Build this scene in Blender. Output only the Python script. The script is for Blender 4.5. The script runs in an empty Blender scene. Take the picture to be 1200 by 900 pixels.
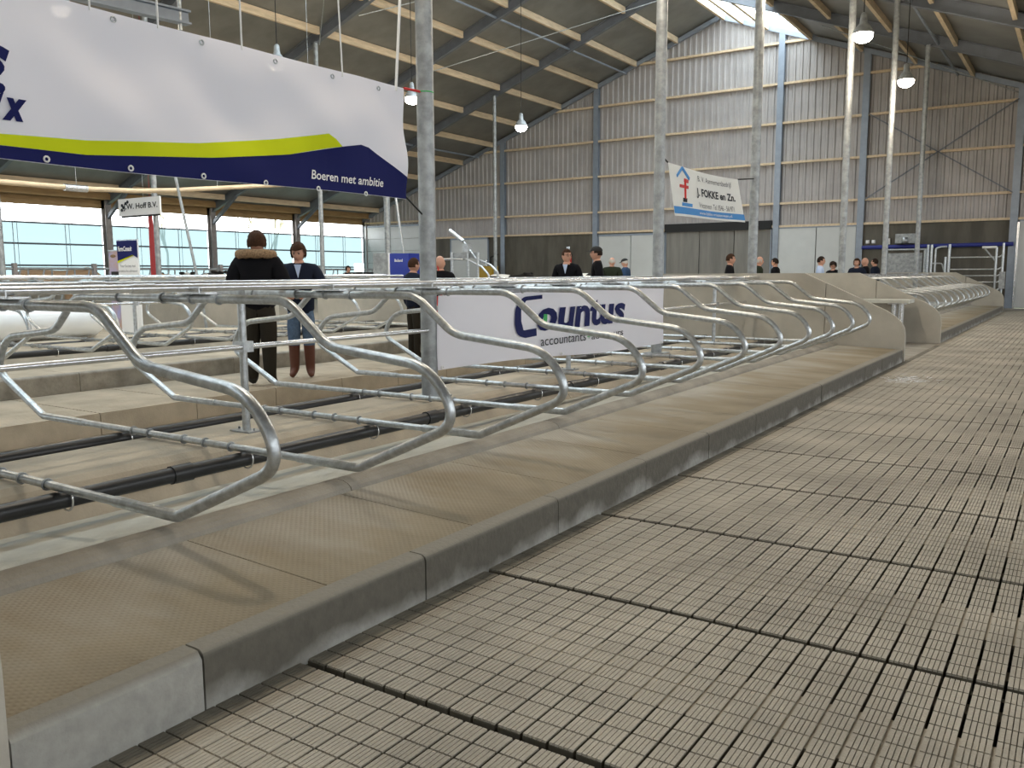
import bpy, bmesh, math, random
from math import sin, cos, pi, radians, hypot, atan2
from mathutils import Vector, Matrix, noise
random.seed(7)
S = 0.8667                      # plan units -> metres
scene = bpy.context.scene
COL = scene.collection
# ------------------------------------------------------------------ camera
f_, yaw, pitch, roll = 1000.0, radians(-33.6), radians(-7.35), radians(-0.25)
CF = Vector((sin(yaw)*cos(pitch), cos(yaw)*cos(pitch), sin(pitch)))
CR = CF.cross(Vector((0, 0, 1))).normalized(); CU = CR.cross(CF)
CR, CU = CR*cos(roll)+CU*sin(roll), -CR*sin(roll)+CU*cos(roll)
cam = bpy.data.cameras.new('camera'); camo = bpy.data.objects.new('camera', cam); COL.objects.link(camo)
camo.matrix_world = Matrix(((CR.x, CU.x, -CF.x, 0), (CR.y, CU.y, -CF.y, 0), (CR.z, CU.z, -CF.z, 1.5*S), (0, 0, 0, 1)))
cam.sensor_width = 36; cam.lens = f_/1200*36; cam.clip_end = 400; cam.clip_start = .05
scene.camera = camo
# ------------------------------------------------------------------ light and exposure
w = bpy.data.worlds.new('world'); scene.world = w; w.use_nodes = True
bg = w.node_tree.nodes['Background']; bg.inputs[0].default_value = (0.93, 0.97, 1.0, 1); bg.inputs[1].default_value = 5.2
scene.view_settings.view_transform = 'Standard'; scene.view_settings.look = 'None'
scene.view_settings.gamma = 1; scene.view_settings.exposure = 0.70; scene.view_settings.use_curve_mapping = False
LAMP_POWER = 120
def portal(name, loc, sx, sy, rot):
    l = bpy.data.lights.new(name, 'AREA'); l.shape = 'RECTANGLE'; l.size = sx*S; l.size_y = sy*S; l.cycles.is_portal = True
    o = bpy.data.objects.new(name, l); COL.objects.link(o); o.location = Vector(loc)*S; o.rotation_euler = rot
portal('portal_left', (-38.2, 14, 3.2), 2.8, 56, (0, -pi/2, 0))
portal('portal_right', (7.9, 14, 3.2), 2.8, 56, (0, pi/2, 0))
portal('portal_roof', (-12.9, 14, 12.4), 4.6, 54, (0, radians(20), 0))

# ------------------------------------------------------------------ materials
def mat(name, col, rough=.6, metal=0., noise_amt=0., nscale=8., col2=None, bump=0., bscale=60., spec=.5, stretch=(1, 1, 1), extra=None):
    m = bpy.data.materials.new(name); m.use_nodes = True; nt = m.node_tree; N = nt.nodes; L = nt.links
    b = N['Principled BSDF']; b.inputs['Base Color'].default_value = (*col, 1); b.inputs['Roughness'].default_value = rough
    b.inputs['Metallic'].default_value = metal; b.inputs['Specular IOR Level'].default_value = spec
    if noise_amt or col2 or bump:
        tc = N.new('ShaderNodeTexCoord'); mp = N.new('ShaderNodeMapping'); mp.inputs['Scale'].default_value = stretch
        geo = N.new('ShaderNodeNewGeometry'); L.new(geo.outputs['Position'], mp.inputs['Vector'])
    if noise_amt or col2:
        n = N.new('ShaderNodeTexNoise'); n.inputs['Scale'].default_value = nscale; n.inputs['Detail'].default_value = 6; n.inputs['Roughness'].default_value = .6
        L.new(mp.outputs[0], n.inputs['Vector'])
        r = N.new('ShaderNodeValToRGB'); r.color_ramp.elements[0].position = .36; r.color_ramp.elements[1].position = .66
        c2 = col2 or tuple(c*(1-noise_amt) for c in col)
        r.color_ramp.elements[0].color = (*c2, 1); r.color_ramp.elements[1].color = (*[min(1, c*(1+noise_amt*.5)) for c in col], 1)
        L.new(n.outputs['Fac'], r.inputs[0]); L.new(r.outputs[0], b.inputs['Base Color'])
        m['ramp'] = 1
    if bump:
        n2 = N.new('ShaderNodeTexNoise'); n2.inputs['Scale'].default_value = bscale; n2.inputs['Detail'].default_value = 4; L.new(mp.outputs[0], n2.inputs['Vector'])
        bp = N.new('ShaderNodeBump'); bp.inputs['Strength'].default_value = bump; bp.inputs['Distance'].default_value = .01
        L.new(n2.outputs['Fac'], bp.inputs['Height']); L.new(bp.outputs[0], b.inputs['Normal'])
    return m
def bsdf(m): return m.node_tree.nodes['Principled BSDF']
M = {}
M['galv'] = mat('galvanised_steel', (.56, .59, .61), .36, .88, .24, 26, bump=.12, bscale=50)
M['galv_bright'] = mat('bright_galvanised_steel', (.72, .74, .76), .26, .9, .15, 30)
M['galv_dull'] = mat('dull_galvanised_steel', (.36, .38, .39), .5, .45, .3, 9)
M['frame_steel'] = mat('grey_primed_steel', (.15, .165, .19), .5, .1, .15, 3)
M['column_steel'] = mat('light_grey_steel', (.27, .31, .37), .45, .3, .1, 4)
M['post_brown'] = mat('weathered_steel_column', (.32, .29, .28), .6, .1, .2, 5)
M['slat'] = mat('slat_concrete', (.455, .41, .335), .8, 0, .25, 1.3, bump=.3, bscale=90)
M['slat_groove'] = mat('dirt_in_slat_grooves', (.13, .115, .085), .9, 0, .2, 3)
M['slat_dirty'] = mat('soiled_slat_concrete', (.23, .21, .165), .85, 0, .35, 5)
M['pit'] = mat('pit_darkness', (.03, .028, .022), .9)
M['joint'] = mat('joint_filler', (.07, .065, .045), .9, 0, .3, 6)
M['conc'] = mat('grey_concrete', (.32, .295, .25), .8, 0, .22, 3, bump=.25, bscale=70)
M['conc_warm'] = mat('sandy_concrete', (.46, .40, .31), .85, 0, .2, 2.2, bump=.3, bscale=60)
M['conc_light'] = mat('pale_concrete', (.50, .50, .45), .8, 0, .15, 4, bump=.2, bscale=60)
M['conc_dark'] = mat('dark_concrete_plinth', (.115, .105, .085), .8, 0, .3, .8, stretch=(3, 1, .6))
M['panelwall'] = mat('partition_concrete', (.44, .41, .35), .8, 0, .16, 1.4, bump=.2, bscale=50)
M['curb_top'] = mat('kerb_concrete', (.32, .30, .26), .82, 0, .3, 5, bump=.5, bscale=40)
M['pipe'] = mat('black_plastic_pipe', (.018, .019, .021), .38, 0, .2, 7)
M['black'] = mat('black_rubber', (.03, .03, .03), .6)
M['timber'] = mat('pale_timber', (.66, .52, .35), .6, 0, .18, 2, stretch=(6, 1, 6))
M['timber_dark'] = mat('brown_timber', (.36, .23, .10), .65, 0, .2, 2, stretch=(6, 1, 6))
M['roof'] = mat('roof_sheet', (.215, .215, .20), .40, .15, .2, .9, bump=.0)
M['clad'] = mat('corrugated_cladding', (.40, .375, .365), .5, .1, .12, 1.2)
M['door_w'] = mat('white_door_panel', (.55, .56, .55), .45, 0, .06, 1)
M['door_g'] = mat('grey_sliding_door', (.20, .19, .17), .6, 0, .25, 1.2, stretch=(3, 1, .3))
M['white_cloth'] = mat('white_banner_cloth', (.94, .93, .98), .7)
M['cream_cloth'] = mat('cream_banner_cloth', (.80, .80, .74), .6)
M['navy'] = mat('navy_print', (.010, .013, .095), .6)
M['ink'] = mat('navy_lettering', (.015, .02, .10), .6)
M['yellow'] = mat('lime_yellow_print', (.62, .70, .01), .6)
M['blue'] = mat('blue_print', (.04, .25, .62), .6)
M['red'] = mat('red_print', (.55, .03, .03), .6)
M['green'] = mat('green_print', (.05, .45, .12), .6)
M['white'] = mat('white_paint', (.82, .82, .82), .5)
M['dark_ink'] = mat('dark_lettering', (.03, .035, .045), .6)
M['grey_ink'] = mat('grey_lettering', (.07, .07, .08), .6)
M['blue_panel'] = mat('blue_panel', (.012, .03, .28), .3)
M['blue_pipe'] = mat('blue_pipe', (.02, .03, .22), .5)
M['plastic_roll'] = mat('white_plastic_film', (.86, .88, .90), .3)
M['leather'] = mat('brown_leather_boots', (.10, .028, .012), .5)
M['denim'] = mat('blue_denim', (.10, .15, .23), .85, 0, .25, 30)
M['trouser'] = mat('dark_olive_trousers', (.028, .024, .018), .9)
M['parka'] = mat('black_parka', (.006, .006, .008), .85)
M['navy_coat'] = mat('dark_navy_coat', (.012, .016, .03), .85)
M['green_coat'] = mat('dark_green_jacket', (.02, .025, .015), .85)
M['blue_coat'] = mat('blue_jacket', (.03, .06, .12), .8)
M['shirt_blue'] = mat('light_blue_shirt', (.45, .55, .75), .8)
M['skin'] = mat('skin', (.55, .30, .21), .55)
M['hair_brown'] = mat('brown_hair', (.055, .026, .014), .7, 0, .4, 60)
M['hair_grey'] = mat('grey_hair', (.45, .42, .38), .7)
M['hair_dark'] = mat('dark_hair', (.025, .016, .012), .7)
M['fur'] = mat('tan_fur', (.30, .20, .12), .95, 0, .4, 60)
M['cow_black'] = mat('black_cow_hide', (.02, .018, .016), .8)
M['cow_tan'] = mat('tan_cow_hide', (.50, .33, .20), .8)
M['cow_white'] = mat('white_cow_hide', (.75, .72, .66), .8)
M['bark'] = mat('tree_bark', (.25, .23, .15), .9)
M['grass'] = mat('outside_ground', (.10, .12, .06), .95, 0, .2, 2)
# curb blocks: dark faces with a pale washed foot
def curb_mat():
    m = mat('kerb_face_concrete', (.2, .2, .17), .8, 0, 0, 1, bump=.5, bscale=45)
    nt = m.node_tree; N = nt.nodes; L = nt.links; b = bsdf(m)
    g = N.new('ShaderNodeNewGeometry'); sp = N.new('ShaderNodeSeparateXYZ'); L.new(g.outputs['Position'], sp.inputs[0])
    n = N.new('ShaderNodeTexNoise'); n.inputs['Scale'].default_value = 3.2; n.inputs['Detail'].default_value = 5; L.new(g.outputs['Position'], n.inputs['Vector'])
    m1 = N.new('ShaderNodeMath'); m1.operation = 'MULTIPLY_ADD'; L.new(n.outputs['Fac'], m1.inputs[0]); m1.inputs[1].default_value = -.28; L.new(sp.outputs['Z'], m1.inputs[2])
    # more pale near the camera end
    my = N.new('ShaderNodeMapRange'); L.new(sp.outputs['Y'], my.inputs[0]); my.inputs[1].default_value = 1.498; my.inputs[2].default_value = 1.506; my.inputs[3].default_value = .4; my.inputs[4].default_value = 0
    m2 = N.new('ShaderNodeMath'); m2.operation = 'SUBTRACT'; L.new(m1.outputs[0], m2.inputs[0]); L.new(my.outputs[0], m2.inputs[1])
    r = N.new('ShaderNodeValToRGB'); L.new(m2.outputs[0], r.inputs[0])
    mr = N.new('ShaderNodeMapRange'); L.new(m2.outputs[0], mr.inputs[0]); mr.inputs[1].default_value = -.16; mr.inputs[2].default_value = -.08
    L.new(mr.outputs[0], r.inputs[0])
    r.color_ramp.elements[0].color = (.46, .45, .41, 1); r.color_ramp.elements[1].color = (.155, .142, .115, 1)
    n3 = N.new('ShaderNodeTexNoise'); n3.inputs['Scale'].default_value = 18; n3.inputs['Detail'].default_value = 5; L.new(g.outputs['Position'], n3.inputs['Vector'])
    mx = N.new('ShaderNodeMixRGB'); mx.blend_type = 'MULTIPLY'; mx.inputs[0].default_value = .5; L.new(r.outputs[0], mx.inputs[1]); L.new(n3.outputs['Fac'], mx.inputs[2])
    # pale top edge: its lit look is put into the colour
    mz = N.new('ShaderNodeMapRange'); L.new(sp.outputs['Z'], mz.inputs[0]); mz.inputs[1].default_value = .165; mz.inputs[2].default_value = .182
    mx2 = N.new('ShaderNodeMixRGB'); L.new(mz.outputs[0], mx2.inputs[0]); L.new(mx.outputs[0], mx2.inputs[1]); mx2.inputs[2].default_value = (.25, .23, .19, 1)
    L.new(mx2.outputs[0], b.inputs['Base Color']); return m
M['curb'] = curb_mat()
def bed_mat():
    m = mat('worn_bed_concrete', (.4, .33, .24), .75, 0, 0, 1)
    nt = m.node_tree; N = nt.nodes; L = nt.links; b = bsdf(m)
    g = N.new('ShaderNodeNewGeometry'); mp = N.new('ShaderNodeMapping'); L.new(g.outputs['Position'], mp.inputs[0]); mp.inputs['Scale'].default_value = (.9, 2.0, 1)
    n = N.new('ShaderNodeTexNoise'); n.inputs['Scale'].default_value = 1.3; n.inputs['Detail'].default_value = 4; L.new(mp.outputs[0], n.inputs['Vector'])
    sp = N.new('ShaderNodeSeparateXYZ'); L.new(g.outputs['Position'], sp.inputs[0])
    dust = N.new('ShaderNodeMapRange'); L.new(sp.outputs['X'], dust.inputs[0]); dust.inputs[1].default_value = -2.2; dust.inputs[2].default_value = -3.1; dust.inputs[3].default_value = -.18; dust.inputs[4].default_value = .32
    ad = N.new('ShaderNodeMath'); L.new(n.outputs['Fac'], ad.inputs[0]); L.new(dust.outputs[0], ad.inputs[1])
    r = N.new('ShaderNodeValToRGB'); L.new(ad.outputs[0], r.inputs[0]); e = r.color_ramp.elements
    e[0].position = .25; e[0].color = (.22, .175, .11, 1); e[1].position = .85; e[1].color = (.43, .405, .35, 1)
    k = e.new(.5); k.color = (.30, .25, .17, 1)
    L.new(r.outputs[0], b.inputs['Base Color'])
    # fine moulded anti-slip relief
    w1 = N.new('ShaderNodeTexWave'); w1.inputs['Scale'].default_value = 22; w1.bands_direction = 'DIAGONAL'; L.new(g.outputs['Position'], w1.inputs[0])
    mp2 = N.new('ShaderNodeMapping'); mp2.inputs['Scale'].default_value = (1, -1, 1); L.new(g.outputs['Position'], mp2.inputs[0])
    w2 = N.new('ShaderNodeTexWave'); w2.inputs['Scale'].default_value = 22; w2.bands_direction = 'DIAGONAL'; L.new(mp2.outputs[0], w2.inputs[0])
    mm = N.new('ShaderNodeMath'); mm.operation = 'MULTIPLY'; L.new(w1.outputs['Fac'], mm.inputs[0]); L.new(w2.outputs['Fac'], mm.inputs[1])
    bp = N.new('ShaderNodeBump'); bp.inputs['Strength'].default_value = .35; bp.inputs['Distance'].default_value = .006; L.new(mm.outputs[0], bp.inputs['Height']); L.new(bp.outputs[0], b.inputs['Normal'])
    return m
M['bed'] = bed_mat()
def glass_mat(name, trans, tint, diff, mixf):
    m = bpy.data.materials.new(name); m.use_nodes = True; nt = m.node_tree; N = nt.nodes; L = nt.links; N.clear()
    o = N.new('ShaderNodeOutputMaterial'); t = N.new('ShaderNodeBsdfTransparent'); t.inputs[0].default_value = (*tint, 1)
    d = N.new('ShaderNodeBsdfTranslucent'); d.inputs[0].default_value = (*diff, 1)
    mx = N.new('ShaderNodeMixShader'); mx.inputs[0].default_value = mixf; L.new(t.outputs[0], mx.inputs[1]); L.new(d.outputs[0], mx.inputs[2]); L.new(mx.outputs[0], o.inputs[0]); return m
M['curtain'] = glass_mat('teal_curtain_mesh', .7, (.105, .137, .142), (.15, .21, .22), .5)
M['grey_mesh'] = glass_mat('grey_curtain_mesh', .7, (.17, .17, .17), (.2, .2, .2), .5)
M['skylight'] = glass_mat('skylight_glazing', .8, (.88, .93, .95), (.85, .88, .9), .12)
def emit(name, col, s):
    m = bpy.data.materials.new(name); m.use_nodes = True; N = m.node_tree.nodes; b = N['Principled BSDF']
    b.inputs['Base Color'].default_value = (*col, 1); b.inputs['Emission Color'].default_value = (*col, 1); b.inputs['Emission Strength'].default_value = s; return m
M['lamp'] = emit('lit_lamp_glass', (1, .90, .74), 30)
M['screen'] = emit('lit_screen', (.8, .9, 1), 1.2)
for k_ in ('parka', 'navy_coat', 'green_coat', 'blue_coat', 'trouser', 'denim', 'navy', 'ink', 'yellow', 'black', 'hair_brown', 'hair_dark', 'cow_black', 'dark_ink', 'fur'):
    bsdf(M[k_]).inputs['Specular IOR Level'].default_value = .12
# banner cloth lets some light through
for k in ('white_cloth', 'cream_cloth'):
    b = bsdf(M[k]); nt = M[k].node_tree; tr = nt.nodes.new('ShaderNodeBsdfTranslucent'); tr.inputs[0].default_value = (.85, .85, .9, 1)
    mx = nt.nodes.new('ShaderNodeMixShader'); mx.inputs[0].default_value = .28; out = nt.nodes['Material Output']
    tp = nt.nodes.new('ShaderNodeBsdfTransparent'); m2 = nt.nodes.new('ShaderNodeMixShader'); m2.inputs[0].default_value = .045
    nt.links.new(b.outputs[0], mx.inputs[1]); nt.links.new(tr.outputs[0], mx.inputs[2]); nt.links.new(mx.outputs[0], m2.inputs[1]); nt.links.new(tp.outputs[0], m2.inputs[2]); nt.links.new(m2.outputs[0], out.inputs[0])

# ------------------------------------------------------------------ mesh helpers (plan units)
class MB:
    def __init__(s): s.v = []; s.f = []; s.sm = []; s.mi = []; s.cm = 0
    def add(s, vs, fs, smooth=False):
        n = len(s.v); s.v += [Vector(v) for v in vs]
        for f in fs: s.f.append([n+i for i in f]); s.sm.append(smooth); s.mi.append(s.cm)
        return s
    def box(s, x0, x1, y0, y1, z0, z1, rot=None, c=None):
        vs = [Vector((x, y, z)) for z in (z0, z1) for y in (y0, y1) for x in (x0, x1)]
        if rot is not None:
            c = Vector(c) if c is not None else Vector(((x0+x1)/2, (y0+y1)/2, (z0+z1)/2)); vs = [c+rot@(v-c) for v in vs]
        return s.add(vs, [(0, 2, 3, 1), (4, 5, 7, 6), (0, 1, 5, 4), (2, 6, 7, 3), (0, 4, 6, 2), (1, 3, 7, 5)])
    def prism(s, prof, y0, y1, axis='y', bev=0):
        n = len(prof)
        P = {'y': lambda a, b, t: (a, t, b), 'x': lambda a, b, t: (t, a, b), 'z': lambda a, b, t: (a, b, t)}[axis]
        vs = [P(a, b, y0) for a, b in prof]+[P(a, b, y1) for a, b in prof]
        return s.add(vs, [tuple(range(n)), tuple(range(2*n-1, n-1, -1))]+[((i+1) % n, i, n+i, n+(i+1) % n) for i in range(n)])
    def bar(s, p, q, wd, h, up=(0, 0, 1)):
        p = Vector(p); q = Vector(q); d = (q-p).normalized(); u = Vector(up); r = d.cross(u)
        if r.length < 1e-4: r = Vector((1, 0, 0))
        r.normalize(); u = r.cross(d); vs = []
        for c in (p, q):
            for a, b in ((-1, -1), (1, -1), (1, 1), (-1, 1)): vs.append(c+r*a*wd/2+u*b*h/2)
        return s.add(vs, [(3, 2, 1, 0), (4, 5, 6, 7), (0, 1, 5, 4), (1, 2, 6, 5), (2, 3, 7, 6), (3, 0, 4, 7)])
    def tube(s, pts, r, n=12, caps=True, closed=False):
        pts = [Vector(p) for p in pts]; m = len(pts); rings = []
        t0 = (pts[1]-pts[0]).normalized(); a = Vector((0, 0, 1)) if abs(t0.z) < .9 else Vector((0, 1, 0)); u = t0.cross(a).normalized()
        base = len(s.v); vs = []
        for i in range(m):
            t = (pts[min(i+1, m-1)]-pts[max(i-1, 0)]).normalized() if not closed else (pts[(i+1) % m]-pts[i-1]).normalized()
            u = (u-t*u.dot(t)).normalized(); v = t.cross(u); rr = r[i] if isinstance(r, (list, tuple)) else r
            vs += [pts[i]+(u*cos(2*pi*k/n)+v*sin(2*pi*k/n))*rr for k in range(n)]
        fs = []
        for i in range(m if closed else m-1):
            j = (i+1) % m
            fs += [(i*n+k, i*n+(k+1) % n, j*n+(k+1) % n, j*n+k) for k in range(n)]
        s.add(vs, fs, True)
        if caps and not closed: s.add([vs[k] for k in range(n)]+[vs[(m-1)*n+k] for k in range(n)], [tuple(range(n-1, -1, -1)), tuple(range(n, 2*n))])
        return s
    def ring(s, c, axis, R, r, n=14, k=6):
        axis = Vector(axis).normalized(); a = Vector((0, 0, 1)) if abs(axis.z) < .9 else Vector((1, 0, 0)); u = axis.cross(a).normalized(); v = axis.cross(u)
        return s.tube([Vector(c)+(u*cos(2*pi*i/n)+v*sin(2*pi*i/n))*R for i in range(n)], r, k, closed=True)
    def lathe(s, c, prof, n=16):
        vs = []; m = len(prof)
        for r, z in prof: vs += [(c[0]+r*cos(2*pi*k/n), c[1]+r*sin(2*pi*k/n), c[2]+z) for k in range(n)]
        fs = [(i*n+k, i*n+(k+1) % n, (i+1)*n+(k+1) % n, (i+1)*n+k) for i in range(m-1) for k in range(n)]
        fs += [tuple(range(n-1, -1, -1)), tuple(range((m-1)*n, m*n))]
        return s.add(vs, fs, True)
    def ell(s, c, r, n=14, m=9, fn=None, rot=None):
        vs = []
        for i in range(m+1):
            th = pi*i/m
            for k in range(n):
                p = Vector((r[0]*sin(th)*cos(2*pi*k/n), r[1]*sin(th)*sin(2*pi*k/n), r[2]*cos(th)))
                if fn: p = fn(p)
                if rot is not None: p = rot@p
                vs.append(Vector(c)+p)
        fs = [(i*n+k, (i+1)*n+k, (i+1)*n+(k+1) % n, i*n+(k+1) % n) for i in range(m) for k in range(n)]
        return s.add(vs, fs, True)
    def mesh(s, name, mats, off=Vector((0, 0, 0))):
        me = bpy.data.meshes.new(name); me.from_pydata([(v-off)*S for v in s.v], [], s.f)
        me.polygons.foreach_set('use_smooth', s.sm); me.polygons.foreach_set('material_index', s.mi)
        for m_ in (mats if isinstance(mats, (list, tuple)) else [mats]): me.materials.append(M[m_] if isinstance(m_, str) else m_)
        me.update(); return me
    def build(s, name, mats, parent=None, local=False):
        """one mesh object; top-level ones get their origin at the bottom centre"""
        if parent is not None: off = Vector((0, 0, 0)) if local else Vector(parent['at'])
        else:
            xs = [v.x for v in s.v]; ys = [v.y for v in s.v]; zs = [v.z for v in s.v]
            off = Vector(((min(xs)+max(xs))/2, (min(ys)+max(ys))/2, min(zs)))
        o = bpy.data.objects.new(name, s.mesh(name, mats, off)); COL.objects.link(o)
        if parent is not None: o.parent = parent; o['at'] = parent['at']
        else: o.location = off*S; o['at'] = off
        return o
def put(name, me, loc, parent=None):
    o = bpy.data.objects.new(name, me); COL.objects.link(o); l = Vector(loc)
    if parent is not None: o.parent = parent; l = l-Vector(parent['at'])
    o.location = l*S; return o
def empty(name, loc, label=None, cat=None, group=None, kind=None):
    o = bpy.data.objects.new(name, None); COL.objects.link(o); o.location = Vector(loc)*S; o['at'] = Vector(loc); o.empty_display_size = .1
    return tag(o, label, cat, group, kind)
def tag(o, label=None, cat=None, group=None, kind=None):
    if label: o['label'] = label
    if cat: o['category'] = cat
    if group: o['group'] = group
    if kind: o['kind'] = kind
    return o
def copy_tree(o, parent=None):
    c = o.copy(); COL.objects.link(c); c.parent = parent
    for ch in list(o.children): copy_tree(ch, c)
    return c
def fillet(P, R, n=5):
    P = [Vector(p) for p in P]; out = [P[0]]
    for i in range(1, len(P)-1):
        a, b, c = P[i-1], P[i], P[i+1]; r = R[i-1] if isinstance(R, (list, tuple)) else R
        d1 = (a-b); d2 = (c-b); ang = d1.angle(d2); t = min(r/math.tan(ang/2), d1.length*.48, d2.length*.48)
        p = b+d1.normalized()*t; q = b+d2.normalized()*t
        for k in range(n+1):
            u = k/n; out.append(p*(1-u)**2+b*2*u*(1-u)+q*u*u)
    return out+[P[-1]]
ORD = ['first', 'second', 'third', 'fourth', 'fifth', 'sixth', 'seventh', 'eighth', 'ninth', 'tenth', 'eleventh', 'twelfth', 'thirteenth', 'fourteenth']
def text_mesh(s, shear=0, bold=0.0):
    """flat text outline as (verts, faces) in unit-height letters"""
    c = bpy.data.curves.new('t', 'FONT'); c.body = s; c.size = 1; c.shear = shear; c.offset = bold; c.resolution_u = 3
    o = bpy.data.objects.new('t', c); COL.objects.link(o); dg = bpy.context.evaluated_depsgraph_get(); me = bpy.data.meshes.new_from_object(o.evaluated_get(dg))
    vs = [v.co.copy() for v in me.vertices]; fs = [tuple(p.vertices) for p in me.polygons]
    bpy.data.objects.remove(o); bpy.data.meshes.remove(me); return vs, fs
def letters(s, map_, x0, x1, z0, z1, m, parent, name='lettering', shear=0, bold=0.0, label=None):
    """fit the text in the rectangle (x0..x1, z0..z1) of a sheet's own surface, map_(a, b) -> point"""
    vs, fs = text_mesh(s, shear, bold); xs = [v.x for v in vs]; ys = [v.y for v in vs]
    kx = (x1-x0)/(max(xs)-min(xs)); kz = (z1-z0)/(max(ys)-min(ys)); b = MB()
    b.add([map_(x0+(v.x-min(xs))*kx, z0+(v.y-min(ys))*kz) for v in vs], fs)
    o = b.build(name, m, parent)
    return o
def strip(poly_top, poly_bot, map_):
    b = MB(); n = len(poly_top); K = 10; vs = [map_(t[0], t[1]+(q[1]-t[1])*k/K) for k in range(K+1) for t, q in zip(poly_top, poly_bot)]
    b.add(vs, [(k*n+i, k*n+i+1, (k+1)*n+i+1, (k+1)*n+i) for k in range(K) for i in range(n-1)]); return b
def rs(pts, n):       # resample polyline over its first coordinate
    a, b = pts[0][0], pts[-1][0]; out = []
    for i in range(n+1):
        t = a+(b-a)*i/n
        for p, q in zip(pts, pts[1:]):
            if (p[0] <= t+1e-9 <= q[0]+2e-9): u = (t-p[0])/max(1e-9, q[0]-p[0]); out.append((t, p[1]+(q[1]-p[1])*u)); break
    return out

# ================================================================== ROOM SHELL
RX, RZ, SL = -15.2, 13.75, .37          # ridge, sheet underside height, slope
def roofz(x): return RZ-SL*abs(x-RX)
YB, YF = 41.0, -14.0
XL, XR = -38.6, 8.2
FR = [41-5.85*k for k in range(1, 10)]   # frames in front of the gable
# slatted alley floor
fl = empty('floor', (0, 14, 0), kind='structure')
PX, PY = .1006, 1.235
def slat_mesh(bars, wv=.088):
    b = MB(); b.cm = 1; L = PY-.036
    b.box(-wv/2, wv/2, -L/2, L/2, -.1, -.008)
    b.cm = 0; b.box(-PX/2, PX/2, -.17, .17, -.1, -.0075); b.box(-PX/2, PX/2, -.48, -.40, -.1, -.03); b.box(-PX/2, PX/2, .40, .48, -.1, -.03); n = 12; tl = L/n
    for i in range(n):
        y0 = -L/2+i*tl+.0040; y1 = y0+tl-.0080
        if bars:
            for k in range(5):
                x0 = -wv/2+k*wv/5+.0016*(k > 0); x1 = -wv/2+(k+1)*wv/5-.0016*(k < 4)
                z = 0
                b.add([(x0, y0, -.008), (x1, y0, -.008), (x1, y1, -.008), (x0, y1, -.008), (x0, y0, z), (x1, y0, z), (x1, y1, z), (x0, y1, z)], [(4, 5, 6, 7), (0, 1, 5, 4), (1, 2, 6, 5), (2, 3, 7, 6), (3, 0, 4, 7)])
        else:
            b.add([(-wv/2, y0, -.006), (wv/2, y0, -.006), (wv/2, y1, -.006), (-wv/2, y1, -.006), (-wv/2, y0, 0), (wv/2, y0, 0), (wv/2, y1, 0), (-wv/2, y1, 0)], [(4, 5, 6, 7), (0, 1, 5, 4), (1, 2, 6, 5), (2, 3, 7, 6), (3, 0, 4, 7)])
    return b
near = slat_mesh(True).mesh('slat', ['slat', 'slat_groove']); near2 = slat_mesh(True).mesh('slat', ['slat_dirty', 'slat_groove'])
stuffb = MB(); far_src = slat_mesh(False); near_src = slat_mesh(True)
xs_ = [-.134-PX/2-PX*n for n in range(23)]+[-.134+PX/2+PX*n for n in range(40)]
cand = []
for r in range(-3, 28):
    yc = 3.43+PY*(r+.5)
    for x in xs_: cand.append((r, x, yc))
def vis(x, y):
    d = Vector((x, y, -1.5)); dz = d.dot(CF)
    if dz < .3: return 0
    u = 600+1000*d.dot(CR)/dz; v = 450-1000*d.dot(CU)/dz
    return -5 < u < 1210 and v < 925
inview = sorted([c for c in cand if vis(c[1], c[2])], key=lambda c: c[2])[:300]; ins = set(inview)
for c in cand:
    if c in ins:
        dirty = c[1] < -2.38
        put('slat', near2 if dirty else near, (c[1], c[2], random.uniform(-.0008, .0008)), fl)
    else:
        n0 = len(stuffb.v); src = (near_src if c[2] < 6 and c[1] < 1.5 else far_src) if c[2] < 14 else None
        if src:
            stuffb.add([v+Vector((c[1], c[2], 0)) for v in src.v], src.f)
            stuffb.mi[-len(src.mi):] = src.mi
        else:
            x, y = c[1], c[2]; stuffb.box(x-.0425, x+.0425, y-.60, y+.60, -.1, 0); stuffb.cm = 1; stuffb.box(x-.0503, x+.0503, y-.13, y+.13, -.1, -.006); stuffb.cm = 0
sb = stuffb.build('slats', ['slat', 'slat_groove'], fl); sb['kind'] = 'stuff'
# material with moulded cross grooves for the far slats comes from the geometry; pit and surrounding slabs
b = MB(); b.box(-2.6, 4.0, -1, 38.6, -.5, -.4); b.build('pit_bottom', 'pit', fl)
b = MB()
for r in range(-3, 29): b.box(-2.44, 4.0, 3.43+PY*r-.017, 3.43+PY*r+.017, -.14, -.05)
b.build('joint_strip', 'joint', fl)['kind'] = 'stuff'
b = MB(); b.box(4.0, XR, YF, YB, -.3, 0); b.build('slab', 'conc', fl)
b = MB(); b.box(-10.8, 4.0, YF, -.4, -.3, 0); b.build('slab', 'conc', fl)
b = MB(); b.box(-2.44, 4.0, 38.2, YB, -.3, 0); b.build('slab', 'conc', fl)
b = MB(); b.box(XL, -10.8, YF, YB, -.3, -.004); b.build('slab', 'conc_warm', fl)
b = MB(); b.box(-10.8, -2.44, 37.5, YB, -.3, -.004); b.build('slab', 'conc', fl)
b = MB(); b.box(-8.9, -2.44, 15.8, 20.05, -.3, -.002); b.build('slab', 'conc', fl)
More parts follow.
